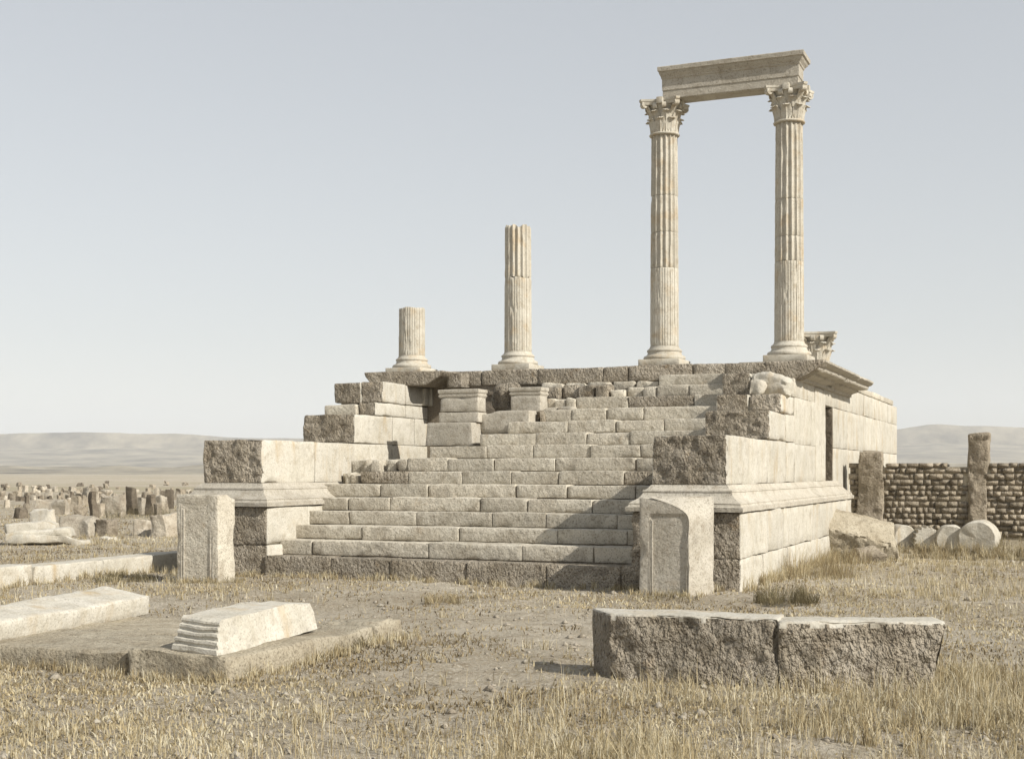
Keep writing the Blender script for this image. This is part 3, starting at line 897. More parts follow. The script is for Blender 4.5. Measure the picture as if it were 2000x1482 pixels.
# loose capital behind the right column
lc = thing('loose_capital', 'worn leafy capital standing loose on the podium behind the right corner column', 'capital', (-4.33, 25.0, PTOP - .02), rz=.15)
V, Q = lathe([(.26, 0), (.27, .02), (.265, .17), (.25, .19), (.25, .21)], 32, .012, 9)
add('drum', mesh('drum', V, Q, M['column'], 50), (0, 0, 0), lc, local=True)
capital(lc, .19, rz=.1, fleuron=False, scale=1.0)

# ------------------------------------------------------------------ standing carved slabs
def framed_slab(name, label, w, d, H, loc, rz, seed, oblique=0.0, broken=None, mat='smooth'):
    """upright slab: front frame of raised fillets round a sunk panel; oblique = width of the broken right corner"""
    t = thing(name, label, 'slab', loc, rz)
    V, Q = block_data((w, d, H), sp=.035, r=.014, wob=.010, rough={'-y': .004, '+x': .008, '+z': .012}, rfreq=14, seed=seed, chip=2.2)
    x = V[:, 0]; y = V[:, 1]; z = V[:, 2]
    hw, hd = w / 2, d / 2
    if oblique:
        # front right corner broken away obliquely: the lit fracture runs from the front back to the far edge
        n = oblique * (1 + .12 * fbm(V * 5, seed, 2))
        top = np.clip((z - H * .80) / (H * .20), 0, 1) ** 2.2
        n = n + top * w * .62
        cut = hw - n * np.clip((hd - y) / d, 0, 1)
        V[:, 0] = np.minimum(x, cut)
    xs = V[:, 0] / hw
    # sunk panel on the front
    fr = y < -hd + .03
    lim = .62 if not oblique else .46
    inn = fr & (xs > -.70) & (xs < lim) & (z < H * (.93 if not oblique else .84 + 0 * 1))
    V[inn, 1] += (.022 if oblique else .010)
    if broken is not None:
        V[:, 2] -= np.where(V[:, 2] > H * .9, broken * np.clip(fbm(V * np.array([6, 6, 0]) + 3, seed + 1, 2) + .1, 0, 1), 0)
    # slabs look dressed in front and pale on the broken side
    add('slab_body', mesh('slab_body', V, Q, M[mat], 32), (0, 0, 0), t, local=True)
    return t, hw, hd
t, hw, hd = framed_slab('inscribed_slab', 'thick upright stone slab with a thin carved border, in front of the left cheek wall', .66, .42, 1.30, (-10.84, 14.98, -.10), math.radians(2), 851, 0, .10, 'step')
for sx in (-1, 1):
    for k in range(2):
        V, Q = block_data((.018, .016, 1.12 - .06 * k - (.25 if sx > 0 else 0)), sp=.12, r=.004, wob=.004, seed=860 + k)
        add('border_fillet', mesh('border_fillet', V, Q, M['smooth'], 40), (sx * hw * (.76 - .12 * k) - .005, -hd + .004, .05), t, local=True)
t, hw, hd = framed_slab('inscribed_slab', 'upright stone slab with a sunk panel and broken right edge, before the right cheek wall', .82, .46, 1.34, (-4.42, 15.72, -.14), math.radians(-1), 871, .19, None, 'smooth')
for k, (xx, z1) in enumerate(((-.285, 1.08), (-.262, 1.06), (-.243, 1.05), (.215, .92), (.195, .90))):
    V, Q = block_data((.014, .020, z1 - .05), sp=.12, r=.004, wob=.004, seed=880 + k)
    add('border_fillet', mesh('border_fillet', V, Q, M['smooth'], 40), (xx, -hd + .012, .06), t, local=True)

# ------------------------------------------------------------------ long low blocks in the right foreground
def beam(label, ua, va, ub, vb, zt, depth, seed, left_cut=0.0, right_lean=0.0, dz=0.0):
    xa, ya, _ = on_ground(ua, va, zt); xb, yb, _ = on_ground(ub, vb, zt)
    L = math.hypot(xb - xa, yb - ya); rz = math.atan2(yb - ya, xb - xa)
    H = zt + .14
    V, Q = block_data((L, depth, H), sp=.032, r=.016, wob=.012, rough={'-y': .040, '+z': .006, '-x': .012}, rfreq=13, seed=seed, chip=1.6)
    x, y = V[:, 0].copy(), V[:, 1].copy()
    hL = L / 2
    if left_cut:     # oblique broken end, facing front left
        cut = -hL - left_cut * np.clip((y + depth / 2) / depth, 0, 1)
        V[:, 0] = np.where(x < 0, x + (cut + hL) * np.clip(-x / hL, 0, 1) ** 6, x)
    if right_lean:   # end face drawn in towards the foot
        V[:, 0] = np.where(x > 0, V[:, 0] - right_lean * (1 - V[:, 2] / H) * np.clip(x / hL, 0, 1) ** 6, V[:, 0])
    # front draws in slightly towards the foot
    fr = y < -depth / 2 + .06
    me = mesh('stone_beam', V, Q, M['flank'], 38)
    me.materials.append(M['rough'])  # front and left end take darker stone; the end's shade is put into colour
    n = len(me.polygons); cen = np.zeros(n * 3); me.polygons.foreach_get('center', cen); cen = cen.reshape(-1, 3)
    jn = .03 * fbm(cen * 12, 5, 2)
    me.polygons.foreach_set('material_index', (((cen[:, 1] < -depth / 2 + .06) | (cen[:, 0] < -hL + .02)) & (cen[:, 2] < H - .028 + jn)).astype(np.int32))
    mx, my = (xa + xb) / 2, (ya + yb) / 2
    nx_, ny_ = -math.sin(rz), math.cos(rz)
    o = add('stone_beam', me, (mx + nx_ * depth / 2, my + ny_ * depth / 2, -.14 + dz), None, (0, 0, rz))
    return tag(o, label, 'stone', 'long stone beams lying in the foreground')
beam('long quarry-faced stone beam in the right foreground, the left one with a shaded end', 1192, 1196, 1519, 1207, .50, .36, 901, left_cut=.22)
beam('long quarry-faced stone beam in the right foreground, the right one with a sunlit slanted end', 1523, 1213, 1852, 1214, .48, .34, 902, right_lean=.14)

# ------------------------------------------------------------------ left foreground: low platform with two fallen blocks
plat = thing('stone_platform', 'low worn stone platform half sunk in dry grass in the left foreground', 'platform', (-6.6, 9.3, 0))
block('platform_slab', (-6.55, -5.62, 8.05, 9.25, -.15, .17), M['earthy'], plat, sp=.06, r=.03, wob=.03, rough={'-y': .03, '+x': .015, '+z': .008}, seed=921, chip=2.5)
block('platform_slab', (-8.6, -6.57, 8.12, 9.20, -.15, .14), M['earthy'], plat, sp=.07, r=.03, wob=.03, rough={'-y': .03, '+z': .008}, seed=922, chip=2)
block('platform_slab', (-6.75, -5.66, 9.27, 10.3, -.15, .14), M['earthy'], plat, sp=.07, r=.03, wob=.03, rough={'+x': .02, '+z': .008}, seed=923, chip=2)
block('platform_slab', (-9.0, -6.77, 9.22, 10.35, -.15, .12), M['earthy'], plat, sp=.08, r=.03, wob=.03, seed=924, chip=2)
block('platform_slab', (-6.25, -5.62, 10.33, 10.78, -.15, .15), M['earthy'], plat, sp=.05, r=.05, wob=.05, rough={'+x': .03, '+z': .02}, seed=925, chip=3)
block('platform_slab', (-7.6, -6.3, 10.37, 11.1, -.15, .06), M['earthy'], plat, sp=.07, r=.04, wob=.04, seed=926, chip=2)

def moulded_block():
    t = thing('moulded_block', 'fallen cornice block with moulded end lying aslant on the low platform', 'stone', (-6.10, 9.04, .165), rot=(math.radians(0), math.radians(2), math.radians(8)))
    # end profile drawn in y towards the viewer, wider below
    prof = [(.13, 0), (.14, .02), (.135, .05), (.10, .055), (.098, .075), (.112, .08), (.108, .098), (.075, .104), (.073, .125), (.087, .13), (.083, .148), (.052, .154), (.05, .172), (.062, .177), (.058, .193), (.030, .20), (.028, .215), (.036, .22), (.03, .235), (0, .255)]
    L, w = 1.62, .45
    V, Q = [], []
    ny = 24
    for (o, z) in prof:
        row = []
        k = z / .255
        y0 = -L / 2 - o
        xr = w / 2 * (1 - .30 * k); xl = -w / 2 * (1 - .06 * k)
        pts = [(xl + (xr - xl) * i / 8, y0) for i in range(8)] + [(xr, y0 + (L / 2 - y0) * i / ny) for i in range(ny)]
        pts += [(xr + (xl - xr) * i / 8, L / 2) for i in range(8)] + [(xl, L / 2 + (y0 - L / 2) * i / ny) for i in range(ny)]
        V += [(a, b, z) for a, b in pts]
    m = 2 * (8 + ny)
    for k in range(len(prof) - 1):
        for i in range(m):
            j = (i + 1) % m
            Q.append((k * m + i, k * m + j, (k + 1) * m + j, (k + 1) * m + i))
    Q.append(tuple(range(m))[::-1]); k = (len(prof) - 1) * m; Q.append(tuple(range(k, k + m)))
    V = np.array(V)
    V = V + .026 * np.stack([fbm(V * 7 + 9 * j, 33 + j, 3) for j in range(3)], 1) * np.array([1, .6, .6])
    V[:, 1] -= .32 * V[:, 0] * np.clip(-V[:, 1] / .8, 0, 1)
    far = np.clip((V[:, 1] - .3) / .4, 0, 1)
    V[:, 2] -= far * .04 * (V[:, 2] / .255)
    add('block_body', mesh('block_body', V, Q, M['flank'], 30), (0, 0, 0), t, local=True)
moulded_block()
loose_block('fallen_slab', 'long pale fallen slab at the left edge, on the back of the low platform', 'stone', (.52, 2.7, .20), (-8.44, 9.28, .135), (0, math.radians(9), math.radians(9)), 'flank', 931, sp=.06, r=.02, wob=.02, rough={'+x': .008, '+z': .008}, chip=2)
# low kerb wall behind the left slab
kerb = thing('kerb_wall', 'low pale kerb of long stones running back past the left upright slab', 'wall', (-13.05, 15, 0))
ys = [10.6, 12.3, 13.9, 15.3, 17.1, 18.6, 20.5]
for i, (a, b) in enumerate(zip(ys[:-1], ys[1:])):
    block('kerb_stone', (-13.25 + rng.uniform(-.02, .02), -12.85 + rng.uniform(-.015, .015), a + .006, b - .006, -.15, .25 + rng.uniform(-.02, .02)), M['flank'], kerb,
          sp=.08, r=.02, wob=.016, rough={'+x': .008}, seed=940 + i, chip=2)

# ------------------------------------------------------------------ right: rubble wall with stone posts, drums, tilted block
WY = 26.0
wall = add('rubble_wall', boxes_mesh('rubble_wall', [(-3.85, 1.6, WY + .022, WY + .4, -.2, 1.60)], M['earthy'], (-1.5, WY, 0)), (-1.5, WY, 0))
tag(wall, 'coursed rubble wall with tall stone posts running right from the temple flank', 'wall')
posts = [(-3.45, .42, 1.90), (-1.54, .38, 2.22), (1.5, .46, 2.0)]
for i, (xx, w, H) in enumerate(posts):
    V, Q = block_data((w, .42, H + .2), sp=.04, r=.03, wob=.03, rough={'-y': .045, '+x': .03}, rfreq=10, seed=950 + i, chip=2.5, lop=.08)
    add('post', mesh('post', V, Q, M['brown'], 45), (xx, WY + .12, -.2), wall)
BR = []
for i in range(8):
    r2 = np.random.RandomState(i)
    cx = np.linspace(-.5, .5, 2); P, Qb, I, n = lattice(cx, cx, cx)
    P = P + r2.uniform(-.05, .05, P.shape) * np.array([.9, .5, 1.2])
    BR.append(mesh('brick', P, Qb, M['brown']))
nb = 0
z = .30; row = 0
while z < 1.60:
    h = rng.choice((.095, .105, .115, .125))
    x = -3.88 + rng.uniform(0, .12)
    topmost = z + h > 1.58
    while x < .62:
        w = rng.choice((rng.uniform(.09, .16), rng.uniform(.14, .28)))
        mid = x + w / 2
        inpost = any(abs(mid - p[0]) < p[1] / 2 for p in posts)
        gap = topmost and (-2.0 < mid < -1.7)
        if not inpost and not gap:
            o = add('brick', BR[rng.randrange(8)], (mid, WY + .10 + rng.uniform(-.016, .012), z + h / 2), wall, (rng.uniform(-.03, .03), rng.uniform(-.03, .03), rng.uniform(-.04, .04)))
            o.scale = (w - .007, .2, h - .007)
            nb += 1
        x += w
    z += h; row += 1
capst = [(-3.85, -3.68), (-3.2, -2.6), (-2.58, -2.05)]
for i, (a, b) in enumerate(capst):
    block('cap_stone', (a, b, WY + .12, WY + .48, 1.61, 1.655), M['step'], wall, sp=.06, r=.012, wob=.012, seed=960 + i)

def drum(label, u, Y, R, L, rz, seed, fl=True, tilt=0):
    x = on_plane_y(u, Y)[0]
    g = float(gz(x, Y)[0])
    t = thing('column_drum', label, 'column drum', (x, Y, g + R * .66), rot=(math.radians(90 + tilt), 0, rz))
    if fl: V, Q = shaft_mesh(-L / 2, L / 2, R, R * .97, 'flute', seed)
    else:
        V, Q = lathe([(.02, -L / 2 + .01), (R * .5, -L / 2), (R * .92, -L / 2), (R * .985, -L / 2 + .025), (R, -L / 4), (R * 1.01, 0), (R, L / 4), (R * .985, L / 2 - .025), (R * .92, L / 2), (R * .5, L / 2), (.02, L / 2 - .01)], 36, .022, seed)
    add('drum_body', mesh('drum_body', V, Q, M['flank'], 40), (0, 0, 0), t, local=True)
    return t
drum('pale fallen column drum nearest the temple flank, half behind the tilted block', 1702, 25.3, .24, .5, math.radians(60), 970, False)
drum('small worn drum in the grass left of the fluted drum by the rubble wall', 1757, 25.35, .22, .5, math.radians(30), 971, False)
drum('fallen fluted drum with clear grooves, middle of the row before the rubble wall', 1806, 25.25, .235, .6, math.radians(12), 972, True)
drum('plain fallen drum with its shaded round end toward the viewer, before the rubble wall', 1856, 25.15, .27, .6, math.radians(8), 973, False)
drum('largest fallen drum in the row, at the foot of the stone post at right', 1912, 25.1, .33, .7, math.radians(-4), 974, False)

x, y, Z = on_ground(1662, 1092, 0)
V, Q = block_data((1.42, .85, .50), sp=.04, r=.03, wob=.03, rough={'-y': .05, '+z': .025, '-x': .03}, seed=981, chip=2.4, lop=.07)
V[:, 0] -= V[:, 2] * .3
tag(add('tilted_block', mesh('tilted_block', V, Q, M['earthy'], 38), (x, y + .4, .15), None, (math.radians(27), math.radians(15), math.radians(24))), 'large fallen block tipped on its side in the grass by the temple flank', 'stone')
x2, y2, _ = on_ground(1690, 1100, 0)
loose_block('propping_stone', 'small dark stone propping up the tipped block beside the temple flank', 'stone', (.5, .4, .26), (x2 - .02, y2 + .42, -.06), (0, .1, .3), 'brown', 982, sp=.05, r=.04, wob=.03, chip=2, lop=.1)

# ------------------------------------------------------------------ ruins on the plain at left
def ruin(name, label, u, v, wpx, hpx, mat, seed, shape='block', rz=None, group=None, dep=1.0, cat='stone'):
    x, y, Z = on_ground(u, v, 0)
    z0 = float(gz(x, y)[0])
    Z2 = Z
    w, H = wpx * Z / F, hpx * Z / F
    r2 = random.Random(seed)
    sp = max(.05, max(w, H) / 14)
    taper = (.72 + .3 * r2.random(), .7) if shape == 'pillar' else ((.8, .8) if shape == 'boulder' else None)
    V, Q = block_data((w, max(.25, w * dep), H + .25), sp=sp, r=sp * .5, wob=sp * .6, rough={'-y': sp * .35, '+x': sp * .3, '+z': sp * .5}, rfreq=1.2 / sp, seed=seed, chip=2, taper=taper, lop=w * (.34 if shape == 'boulder' else .16))
    o = add(name, mesh(name, V, Q, M[mat], 40), (x, y, z0 - .25 + (0.0)), None, (0, 0, rz if rz is not None else r2.uniform(-.4, .4)))
    return tag(o, label, cat, group)
ruin('stone_pillar', 'dark upright broken pillar alone in the ruin field at left', 182, 1010, 15, 50, 'dark', 1001, 'pillar', cat='pillar')
ruin('stone_pillar', 'broad dark broken pillar at the left of the cluster left of the stairs', 258, 1004, 19, 52, 'dark', 1002, 'pillar', cat='pillar')
ruin('stone_pillar', 'pointed dark stone in the middle of the ruin cluster left of the stairs', 297, 1005, 18, 40, 'dark', 1003, 'pillar', cat='pillar')
ruin('stone_pillar', 'slim dark upright stone at the right of the ruin cluster left of the stairs', 331, 995, 14, 38, 'dark', 1004, 'pillar', cat='pillar')
ruin('pale_block', 'pale squared stone between the dark pillars of the ruin cluster', 277, 1003, 22, 30, 'far', 1005)
ruin('pale_block', 'pale rounded stone right of the pointed dark stone in the ruin cluster', 314, 1000, 22, 30, 'far', 1006, 'boulder')
ruin('stone_pillar', 'leaning slender stone standing farther off, above the ruin cluster', 306, 970, 7, 26, 'far', 1007, 'pillar', cat='pillar')
ruin('stone_pillar', 'dark rounded stone head showing just left of the left cheek wall', 349, 966, 16, 22, 'brown', 1008, 'boulder')
ruin('stone_pillar', 'small upright stone close against the left cheek wall base in the distance', 374, 962, 8, 14, 'brown', 1009, 'pillar')
ruin('pale_boulder', 'large pale worn stone in the left ruin field with a dark hollow side', 160, 1045, 58, 34, 'far', 1010, 'boulder', dep=.8)
ruin('dark_boulder', 'dark squared stone facing the viewer at left, right of the pale worn stone', 208, 1046, 30, 30, 'brown', 1011, 'block')
ruin('dark_boulder', 'dark low stone left of the large pale worn stone', 130, 1042, 30, 28, 'brown', 1012, 'boulder')
ruin('pale_block', 'weathered block just left of the left upright slab', 277, 1046, 24, 30, 'far', 1013)
ruin('pale_block', 'rough block half hidden behind the left upright slab', 318, 1048, 40, 46, 'far', 1014)
ruin('pale_block', 'bright pale block at the left edge of the ruin field', 86, 1035, 36, 36, 'flank', 1015, rz=.1)
t = thing('fallen_cornice', 'bright stepped cornice stone lying at the left edge', 'stone', (*on_ground(95, 1062)[:2], -.05), rz=.45)
for i, (w, d, za, zb) in enumerate(((1.5, .8, 0, .18), (1.3, .66, .18, .34), (1.0, .5, .34, .52))):
    V, Q = block_data((w, d, zb - za), sp=.06, r=.03, wob=.04, rough={'+z': .02, '-y': .02}, seed=1020 + i, chip=3, lop=.1)
    add('cornice_step', mesh('cornice_step', V, Q, M['flank'], 38), (-.16 * i, .05 * i, za - .02 * i), t, (.03 * i, -.05 * i, .14 * i), local=True)
ruin('flat_slab', 'thin pale slab flat on the ground right of the dark squared stone', 210, 1052, 24, 6, 'flank', 1016, dep=.7)
ruin('stone_pillar', 'short dark-topped stone near the left edge of the ruin field', 96, 975, 12, 24, 'far', 1017, 'pillar')
ruin('stone_pillar', 'stout stone with a dark left side above the large pale worn stone', 148, 998, 20, 30, 'brown', 1018, 'pillar')
ruin('stone_pillar', 'pale stone capped dark, right behind the lone dark pillar', 174, 985, 26, 32, 'far', 1019, 'boulder')
ruin('stone_pillar', 'squat grey stone below the lone dark pillar, left of it', 158, 1012, 20, 22, 'brown', 1030, 'boulder')
ruin('ruin_wall', 'long low pale remnant of wall across the middle of the ruin field', 222, 1000, 60, 34, 'far', 1031, 'block', rz=.38, dep=.3, cat='wall')
ruin('ruin_wall', 'broad low broken wall at the far left of the ruin field', 106, 1004, 60, 30, 'far', 1032, 'block', rz=.38, dep=.3, cat='wall')
r3 = random.Random(99)
for i in range(150):
    u = r3.uniform(0, 390); v = r3.choice((r3.uniform(934, 948), r3.uniform(940, 965), r3.uniform(950, 990), r3.uniform(960, 1015)))
    ruin('field_stone', 'small broken stone scattered far off in the ruin field at left', u, v, r3.uniform(5, 10 + (v - 930) * .16), r3.uniform(4, 9 + (v - 930) * .24), r3.choice(('far', 'brown', 'brown', 'dark')), 1100 + i, r3.choice(('block', 'boulder', 'pillar')), group='small stones scattered in the far ruin field')

# ------------------------------------------------------------------ grass, bushes, gravel
EXC = [(-12.45, -3.70, 16.15, 40), (-6.55, -5.62, 8.05, 9.25), (-8.6, -6.57, 8.12, 9.2), (-6.75, -5.66, 9.27, 10.3), (-9, -6.77, 9.2, 10.35), (-6.25, -5.62, 10.33, 11.05), (-7.6, -6.3, 10.37, 11.1), (-13.25, -12.85, 10.6, 20.5), (-3.9, 2, 26, 26.5),
       (-11.05, -10.4, 14.78, 15.2), (-4.82, -4.05, 15.5, 15.95)]
def cam_to_world(r_, z_):
    return r_ * math.cos(TH) - z_ * math.sin(TH), r_ * math.sin(TH) + z_ * math.cos(TH)
def keep(X, Y):
    k = np.ones(len(X), bool)
    for (a, b, c, d) in EXC: k &= ~((X > a) & (X < b) & (Y > c) & (Y < d))
    return k
def blades(name, X, Y, H, W, lean, seed, mat, label, tint=None, obj=True, base=None):
    R = np.random.RandomState(seed)
    n = len(X)
    Z = gz(X, Y) - .01
    if base is not None: Z = Z + base
    a = R.uniform(0, 2 * math.pi, n); la = R.uniform(0, 2 * math.pi, n)
    ln = np.abs(R.normal(0, lean, n)) * H
    dx, dy = np.cos(a) * W / 2, np.sin(a) * W / 2
    lx, ly = np.cos(la) * ln, np.sin(la) * ln
    b0 = np.stack([X - dx, Y - dy, Z], 1); b1 = np.stack([X + dx, Y + dy, Z], 1)
    m0 = np.stack([X - dx * .8 + lx * .3, Y - dy * .8 + ly * .3, Z + H * .55], 1); m1 = np.stack([X + dx * .8 + lx * .3, Y + dy * .8 + ly * .3, Z + H * .55], 1)
    tp = np.stack([X + lx, Y + ly, Z + np.sqrt(np.maximum(H * H - .6 * ln * ln, (H * .25) ** 2))], 1)
    V = np.stack([b0, b1, m1, m0, tp], 1).reshape(-1, 3)
    k = np.arange(n) * 5
    T = np.stack([k, k + 1, k + 2, k, k + 2, k + 3, k + 3, k + 2, k + 4], 1).reshape(-1, 3)
    me = mesh(name, V, T, M[mat])
    at = me.attributes.new('tint', 'FLOAT', 'POINT')
    tt = np.clip(R.normal(.55, .25, n) if tint is None else tint + R.normal(0, .2, n), 0, 1)
    at.data.foreach_set('value', np.repeat(tt, 5).astype(np.float32))
    return me
R = np.random.RandomState(5)
def scatter(n, z0, z1, power=1.0, lat=.56):
    z_ = z0 * (z1 / z0) ** (R.uniform(0, 1, n) ** power)
    r_ = R.uniform(-lat, lat, n) * z_
    X, Y = cam_to_world(r_, z_)
    return X, Y, r_, z_
# short stubble
X, Y, r_, z_ = scatter(420000, 5.5, 60, 1.1)
P = np.stack([X, Y, np.zeros_like(X)], 1)
den = fbm(P * .8, 61, 3) * .9 + fbm(P * 3.2, 62, 2) * .5
bare = np.exp(-(((r_ + .4) / 1.6) ** 2 + ((z_ - 12.5) / 2.4) ** 2))
k = keep(X, Y) & (R.uniform(-.55, .75, len(X)) < den - bare * .7)
X, Y, z_ = X[k], Y[k], z_[k]
H = R.uniform(.012, .055, len(X)) * (1 + .25 * np.clip(z_ / 20, 0, 2)); W = R.uniform(.004, .009, len(X)) * (1 + z_ / 14)
pt = fbm(np.stack([X, Y, 0 * X], 1) * .55, 64, 3)
me = blades('dry_stubble', X, Y, H, W, 1.0, 1, 'grass', '', tint=.50 + .6 * pt)
tag(add('dry_stubble', me, (0, 0, 0)), 'short dry stubble covering the trampled ground', 'grass', kind='stuff')
# tall straw, thickest in front of the long beams at right
X, Y, r_, z_ = scatter(230000, 5.2, 32, 1.0)
u = 1015 + F * r_ / z_
P = np.stack([X, Y, np.zeros_like(X)], 1)
den = fbm(P * 1.3, 71, 3) + .8 * fbm(P * 5, 72, 2)
fr = np.clip((u - 880) / 330, 0, 1) * np.clip((9.1 + 1.3 * np.clip((u - 1190) / 50, 0, 1) - z_) / .6, 0, 1)
fl = .30 * np.clip((9.0 - z_) / 1.5, 0, 1)
rt = .8 * np.clip((u - 1480) / 150, 0, 1) * np.clip((z_ - 13) / 3, 0, 1)
lf = .45 * np.clip((700 - u) / 200, 0, 1) * np.clip((z_ - 13.5) / 2, 0, 1)
pr = np.maximum.reduce([fr, fl, rt, lf, np.full_like(fr, .03)]) * (.28 + 1.0 * den)
k = keep(X, Y) & (R.uniform(0, 1, len(X)) < pr)
X, Y, z_, fr = X[k], Y[k], z_[k], fr[k]
H = .05 + .20 * R.beta(1.5, 3.0, len(X)) * (1 + .8 * fr * R.uniform(0, 1, len(X))); W = R.uniform(.002, .0042, len(X)) * (1 + z_ / 18)
# tufts: many blades from one root, in the straw zones and along the foot of the stones
def tufts(TX, TY, hh, nb, rad, seed):
    Rt = np.random.RandomState(seed); n = len(TX)
    cnt = Rt.poisson(nb, n) + 4
    idn = np.repeat(np.arange(n), cnt); m = len(idn)
    a = Rt.uniform(0, 2 * math.pi, m); q = rad * Rt.uniform(.2, 1, m)
    return TX[idn] + np.cos(a) * q, TY[idn] + np.sin(a) * q, hh[idn] * Rt.uniform(.45, 1.1, m), Rt.normal(.0, .12, n)[idn]
TX, TY, r_, tz = scatter(14000, 5.2, 34, 1.0)
u = 1015 + F * r_ / tz
den = fbm(np.stack([TX, TY, 0 * TX], 1) * .9, 77, 3)
fr2 = np.clip((u - 760) / 380, 0, 1) * np.clip((8.9 + 1.4 * np.clip((u - 1190) / 50, 0, 1) - tz) / .7, 0, 1)
pr = np.maximum.reduce([fr2, .30 * np.clip((8.8 - tz) / 1.5, 0, 1), .75 * np.clip((u - 1480) / 150, 0, 1) * np.clip((tz - 13) / 3, 0, 1), .4 * np.clip((700 - u) / 200, 0, 1) * np.clip((tz - 13.5) / 2, 0, 1), .06 + 0 * u])
k = keep(TX, TY) & (R.uniform(0, 1, len(TX)) < pr * (.28 + 1.1 * den))
TX, TY = TX[k], TY[k]; th = R.uniform(.05, .17, len(TX)) * (1 + .6 * fr2[k])
for (x0, y0, x1, y1, n, h_) in ((-12.4, 16.05, -3.7, 16.1, 150, .13), (-3.66, 16.2, -3.6, 25.4, 160, .22), (-6.6, 7.95, -5.6, 7.95, 40, .12), (-9, 8.05, -6.6, 8.05, 60, .12), (-5.55, 8.1, -5.55, 10.8, 80, .13),
                                (-12.8, 11, -12.8, 16.5, 90, .15), (-2.9, 9.2, .6, 10.7, 130, .16), (-3.3, 24.65, .3, 24.5, 190, .3), (-3.0, 24.0, .3, 24.0, 120, .22), (-11.2, 14.7, -10.4, 14.75, 24, .14), (-4.9, 15.4, -4.0, 15.45, 24, .12)):
    t_ = R.uniform(0, 1, n)
    TX = np.concatenate([TX, x0 + (x1 - x0) * t_ + R.normal(0, .04, n)]); TY = np.concatenate([TY, y0 + (y1 - y0) * t_ + R.normal(0, .04, n)])
    th = np.concatenate([th, h_ * R.uniform(.4, 1.2, n)])
bx_, by_, bh_, bt_ = tufts(TX, TY, th, 13, .045, 6)
X = np.concatenate([X, bx_]); Y = np.concatenate([Y, by_]); H = np.concatenate([H, bh_])
z2 = -bx_ * math.sin(TH) + by_ * math.cos(TH)
W = np.concatenate([W, R.uniform(.002, .0045, len(bx_)) * (1 + z2 / 18)])
tn = np.concatenate([np.full(len(z_), .70), .66 + bt_])
me = blades('tall_straw', X, Y, H, W, .55, 2, 'grass', '', tint=tn)
tag(add('tall_straw', me, (0, 0, 0)), 'tall dry yellow straw in the foreground and along the stones', 'grass', kind='stuff')
# clumps
def clump(u, v, n, rad, h, seed, label, cat='bush', mat='bush', name='dry_bush', tint=.5):
    x, y, Z = on_ground(u, v, 0)
    Rr = np.random.RandomState(seed); n = int(n * 1.7)
    a = Rr.uniform(0, 2 * math.pi, n); q = rad * np.sqrt(Rr.uniform(0, 1, n))
    X = x + np.cos(a) * q; Y = y + np.sin(a) * q
    H = h * Rr.beta(2, 2.4, n) * 1.3 * (1.1 - .5 * q / rad)
    me = blades(name, X, Y, H, Rr.uniform(.003, .0055, n), .8, seed, mat, '', tint=tint)
    # shift to its own base
    o = add(name, me, (0, 0, 0))
    co = np.zeros(len(me.vertices) * 3); me.vertices.foreach_get('co', co); co = co.reshape(-1, 3) - np.array([x, y, 0]); me.vertices.foreach_set('co', co.ravel()); me.update()
    o.location = (x, y, 0)
    return tag(o, label, cat)
clump(1535, 1178, 800, .38, .34, 11, 'dense grey-green dry bush at the foot of the temple flank behind the beams', tint=.35)
clump(1590, 1130, 520, .55, .62, 12, 'tall loose dry grass clump against the temple flank near the tipped block', mat='grass', cat='grass clump', name='grass_clump')
clump(1640, 1100, 380, .5, .5, 13, 'dry grass clump in front of the tipped block', mat='grass', cat='grass clump', name='grass_clump')
clump(1905, 1085, 600, .6, .45, 14, 'dry bushy clump before the largest drum at right', cat='bush', tint=.6)
clump(1830, 1080, 450, .55, .4, 15, 'brownish dry clump between the drums at right', cat='bush', tint=.4)
clump(1760, 1072, 400, .5, .35, 16, 'pale dry clump in front of the small worn drum', mat='grass', cat='grass clump', name='grass_clump')
clump(865, 1182, 260, .22, .22, 17, 'small dry tuft on the open ground before the stairs', mat='grass', cat='grass clump', name='grass_clump')
clump(578, 1112, 160, .14, .42, 18, 'wispy dry grass tuft at the left end of the bottom step', mat='grass', cat='grass clump', name='grass_clump', tint=.7)
clump(655, 1262, 420, .3, .22, 19, 'brown dry clump at the right side of the low platform', cat='bush', tint=.35)
clump(245, 1135, 420, .45, .24, 20, 'dark dry weeds growing along the foot of the kerb', cat='bush', tint=.2)
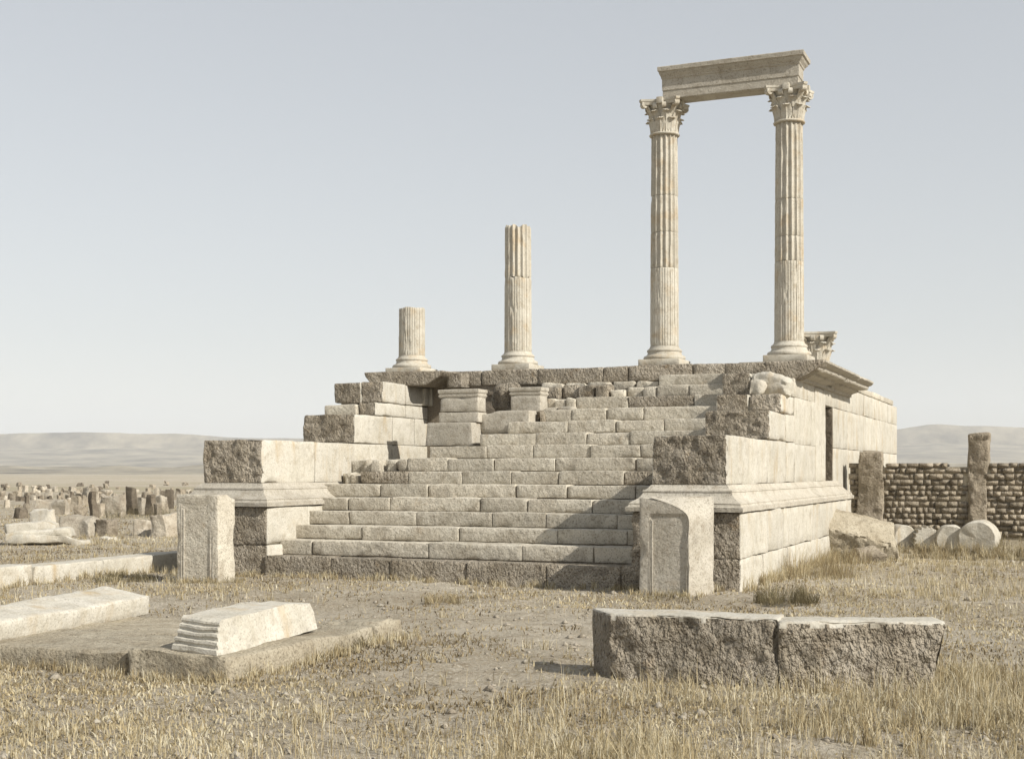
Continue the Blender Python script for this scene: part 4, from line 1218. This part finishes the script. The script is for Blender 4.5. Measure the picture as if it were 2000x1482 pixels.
clump(1300, 1172, 260, .35, .13, 21, 'low dry weeds at the foot of the right upright slab', cat='bush', tint=.4)
clump(430, 1140, 200, .3, .16, 22, 'low dry weeds at the foot of the left upright slab', cat='bush', tint=.5)
clump(280, 1010, 500, 1.3, .7, 23, 'brown weeds at the foot of the dark ruin cluster at left', cat='bush', tint=.3)
# gravel and pebbles
X, Y, r_, z_ = scatter(9000, 5.5, 30, 1.0)
k = keep(X, Y); X, Y = X[k], Y[k]
n = len(X)
oct_v = np.array([[1, 0, 0], [-1, 0, 0], [0, 1, 0], [0, -1, 0], [0, 0, 1], [0, 0, -.6]])
oct_f = np.array([[0, 2, 4], [2, 1, 4], [1, 3, 4], [3, 0, 4], [2, 0, 5], [1, 2, 5], [3, 1, 5], [0, 3, 5]])
s = R.gamma(1.3, .009, n).clip(.005, .09)[:, None, None]
V = oct_v[None] * s * R.uniform(.5, 1.3, (n, 6, 3))
V[:, :, 2] *= .7
V = V + np.stack([X, Y, gz(X, Y) + .004], 1)[:, None, :]
Fc = (oct_f[None] + (np.arange(n) * 6)[:, None, None]).reshape(-1, 3)
tag(add('gravel', mesh('gravel', V.reshape(-1, 3), Fc, M['far'], None), (0, 0, 0)), 'loose pale pebbles and chips strewn over the ground', 'gravel', kind='stuff')

# ------------------------------------------------------------------ haze
hz = add('haze', boxes_mesh('haze', [(-6300, 6300, -6300, 6300, -25, 330)], None, (0, 0, 0)), (0, 0, 0))
hm = bpy.data.materials.new('haze'); hm.use_nodes = True
hn = hm.node_tree; hn.nodes.clear()
ho = hn.nodes.new('ShaderNodeOutputMaterial'); pv = hn.nodes.new('ShaderNodeVolumePrincipled')
pv.inputs['Color'].default_value = (0.90, 0.94, 1.0, 1)
pv.inputs['Density'].default_value = 0.000125
pv.inputs['Anisotropy'].default_value = 0.0
hn.links.new(pv.outputs[0], ho.inputs['Volume'])
hz.data.materials.clear(); hz.data.materials.append(hm)
tag(hz, 'thin pale haze over the plain and hills', 'haze', kind='stuff')
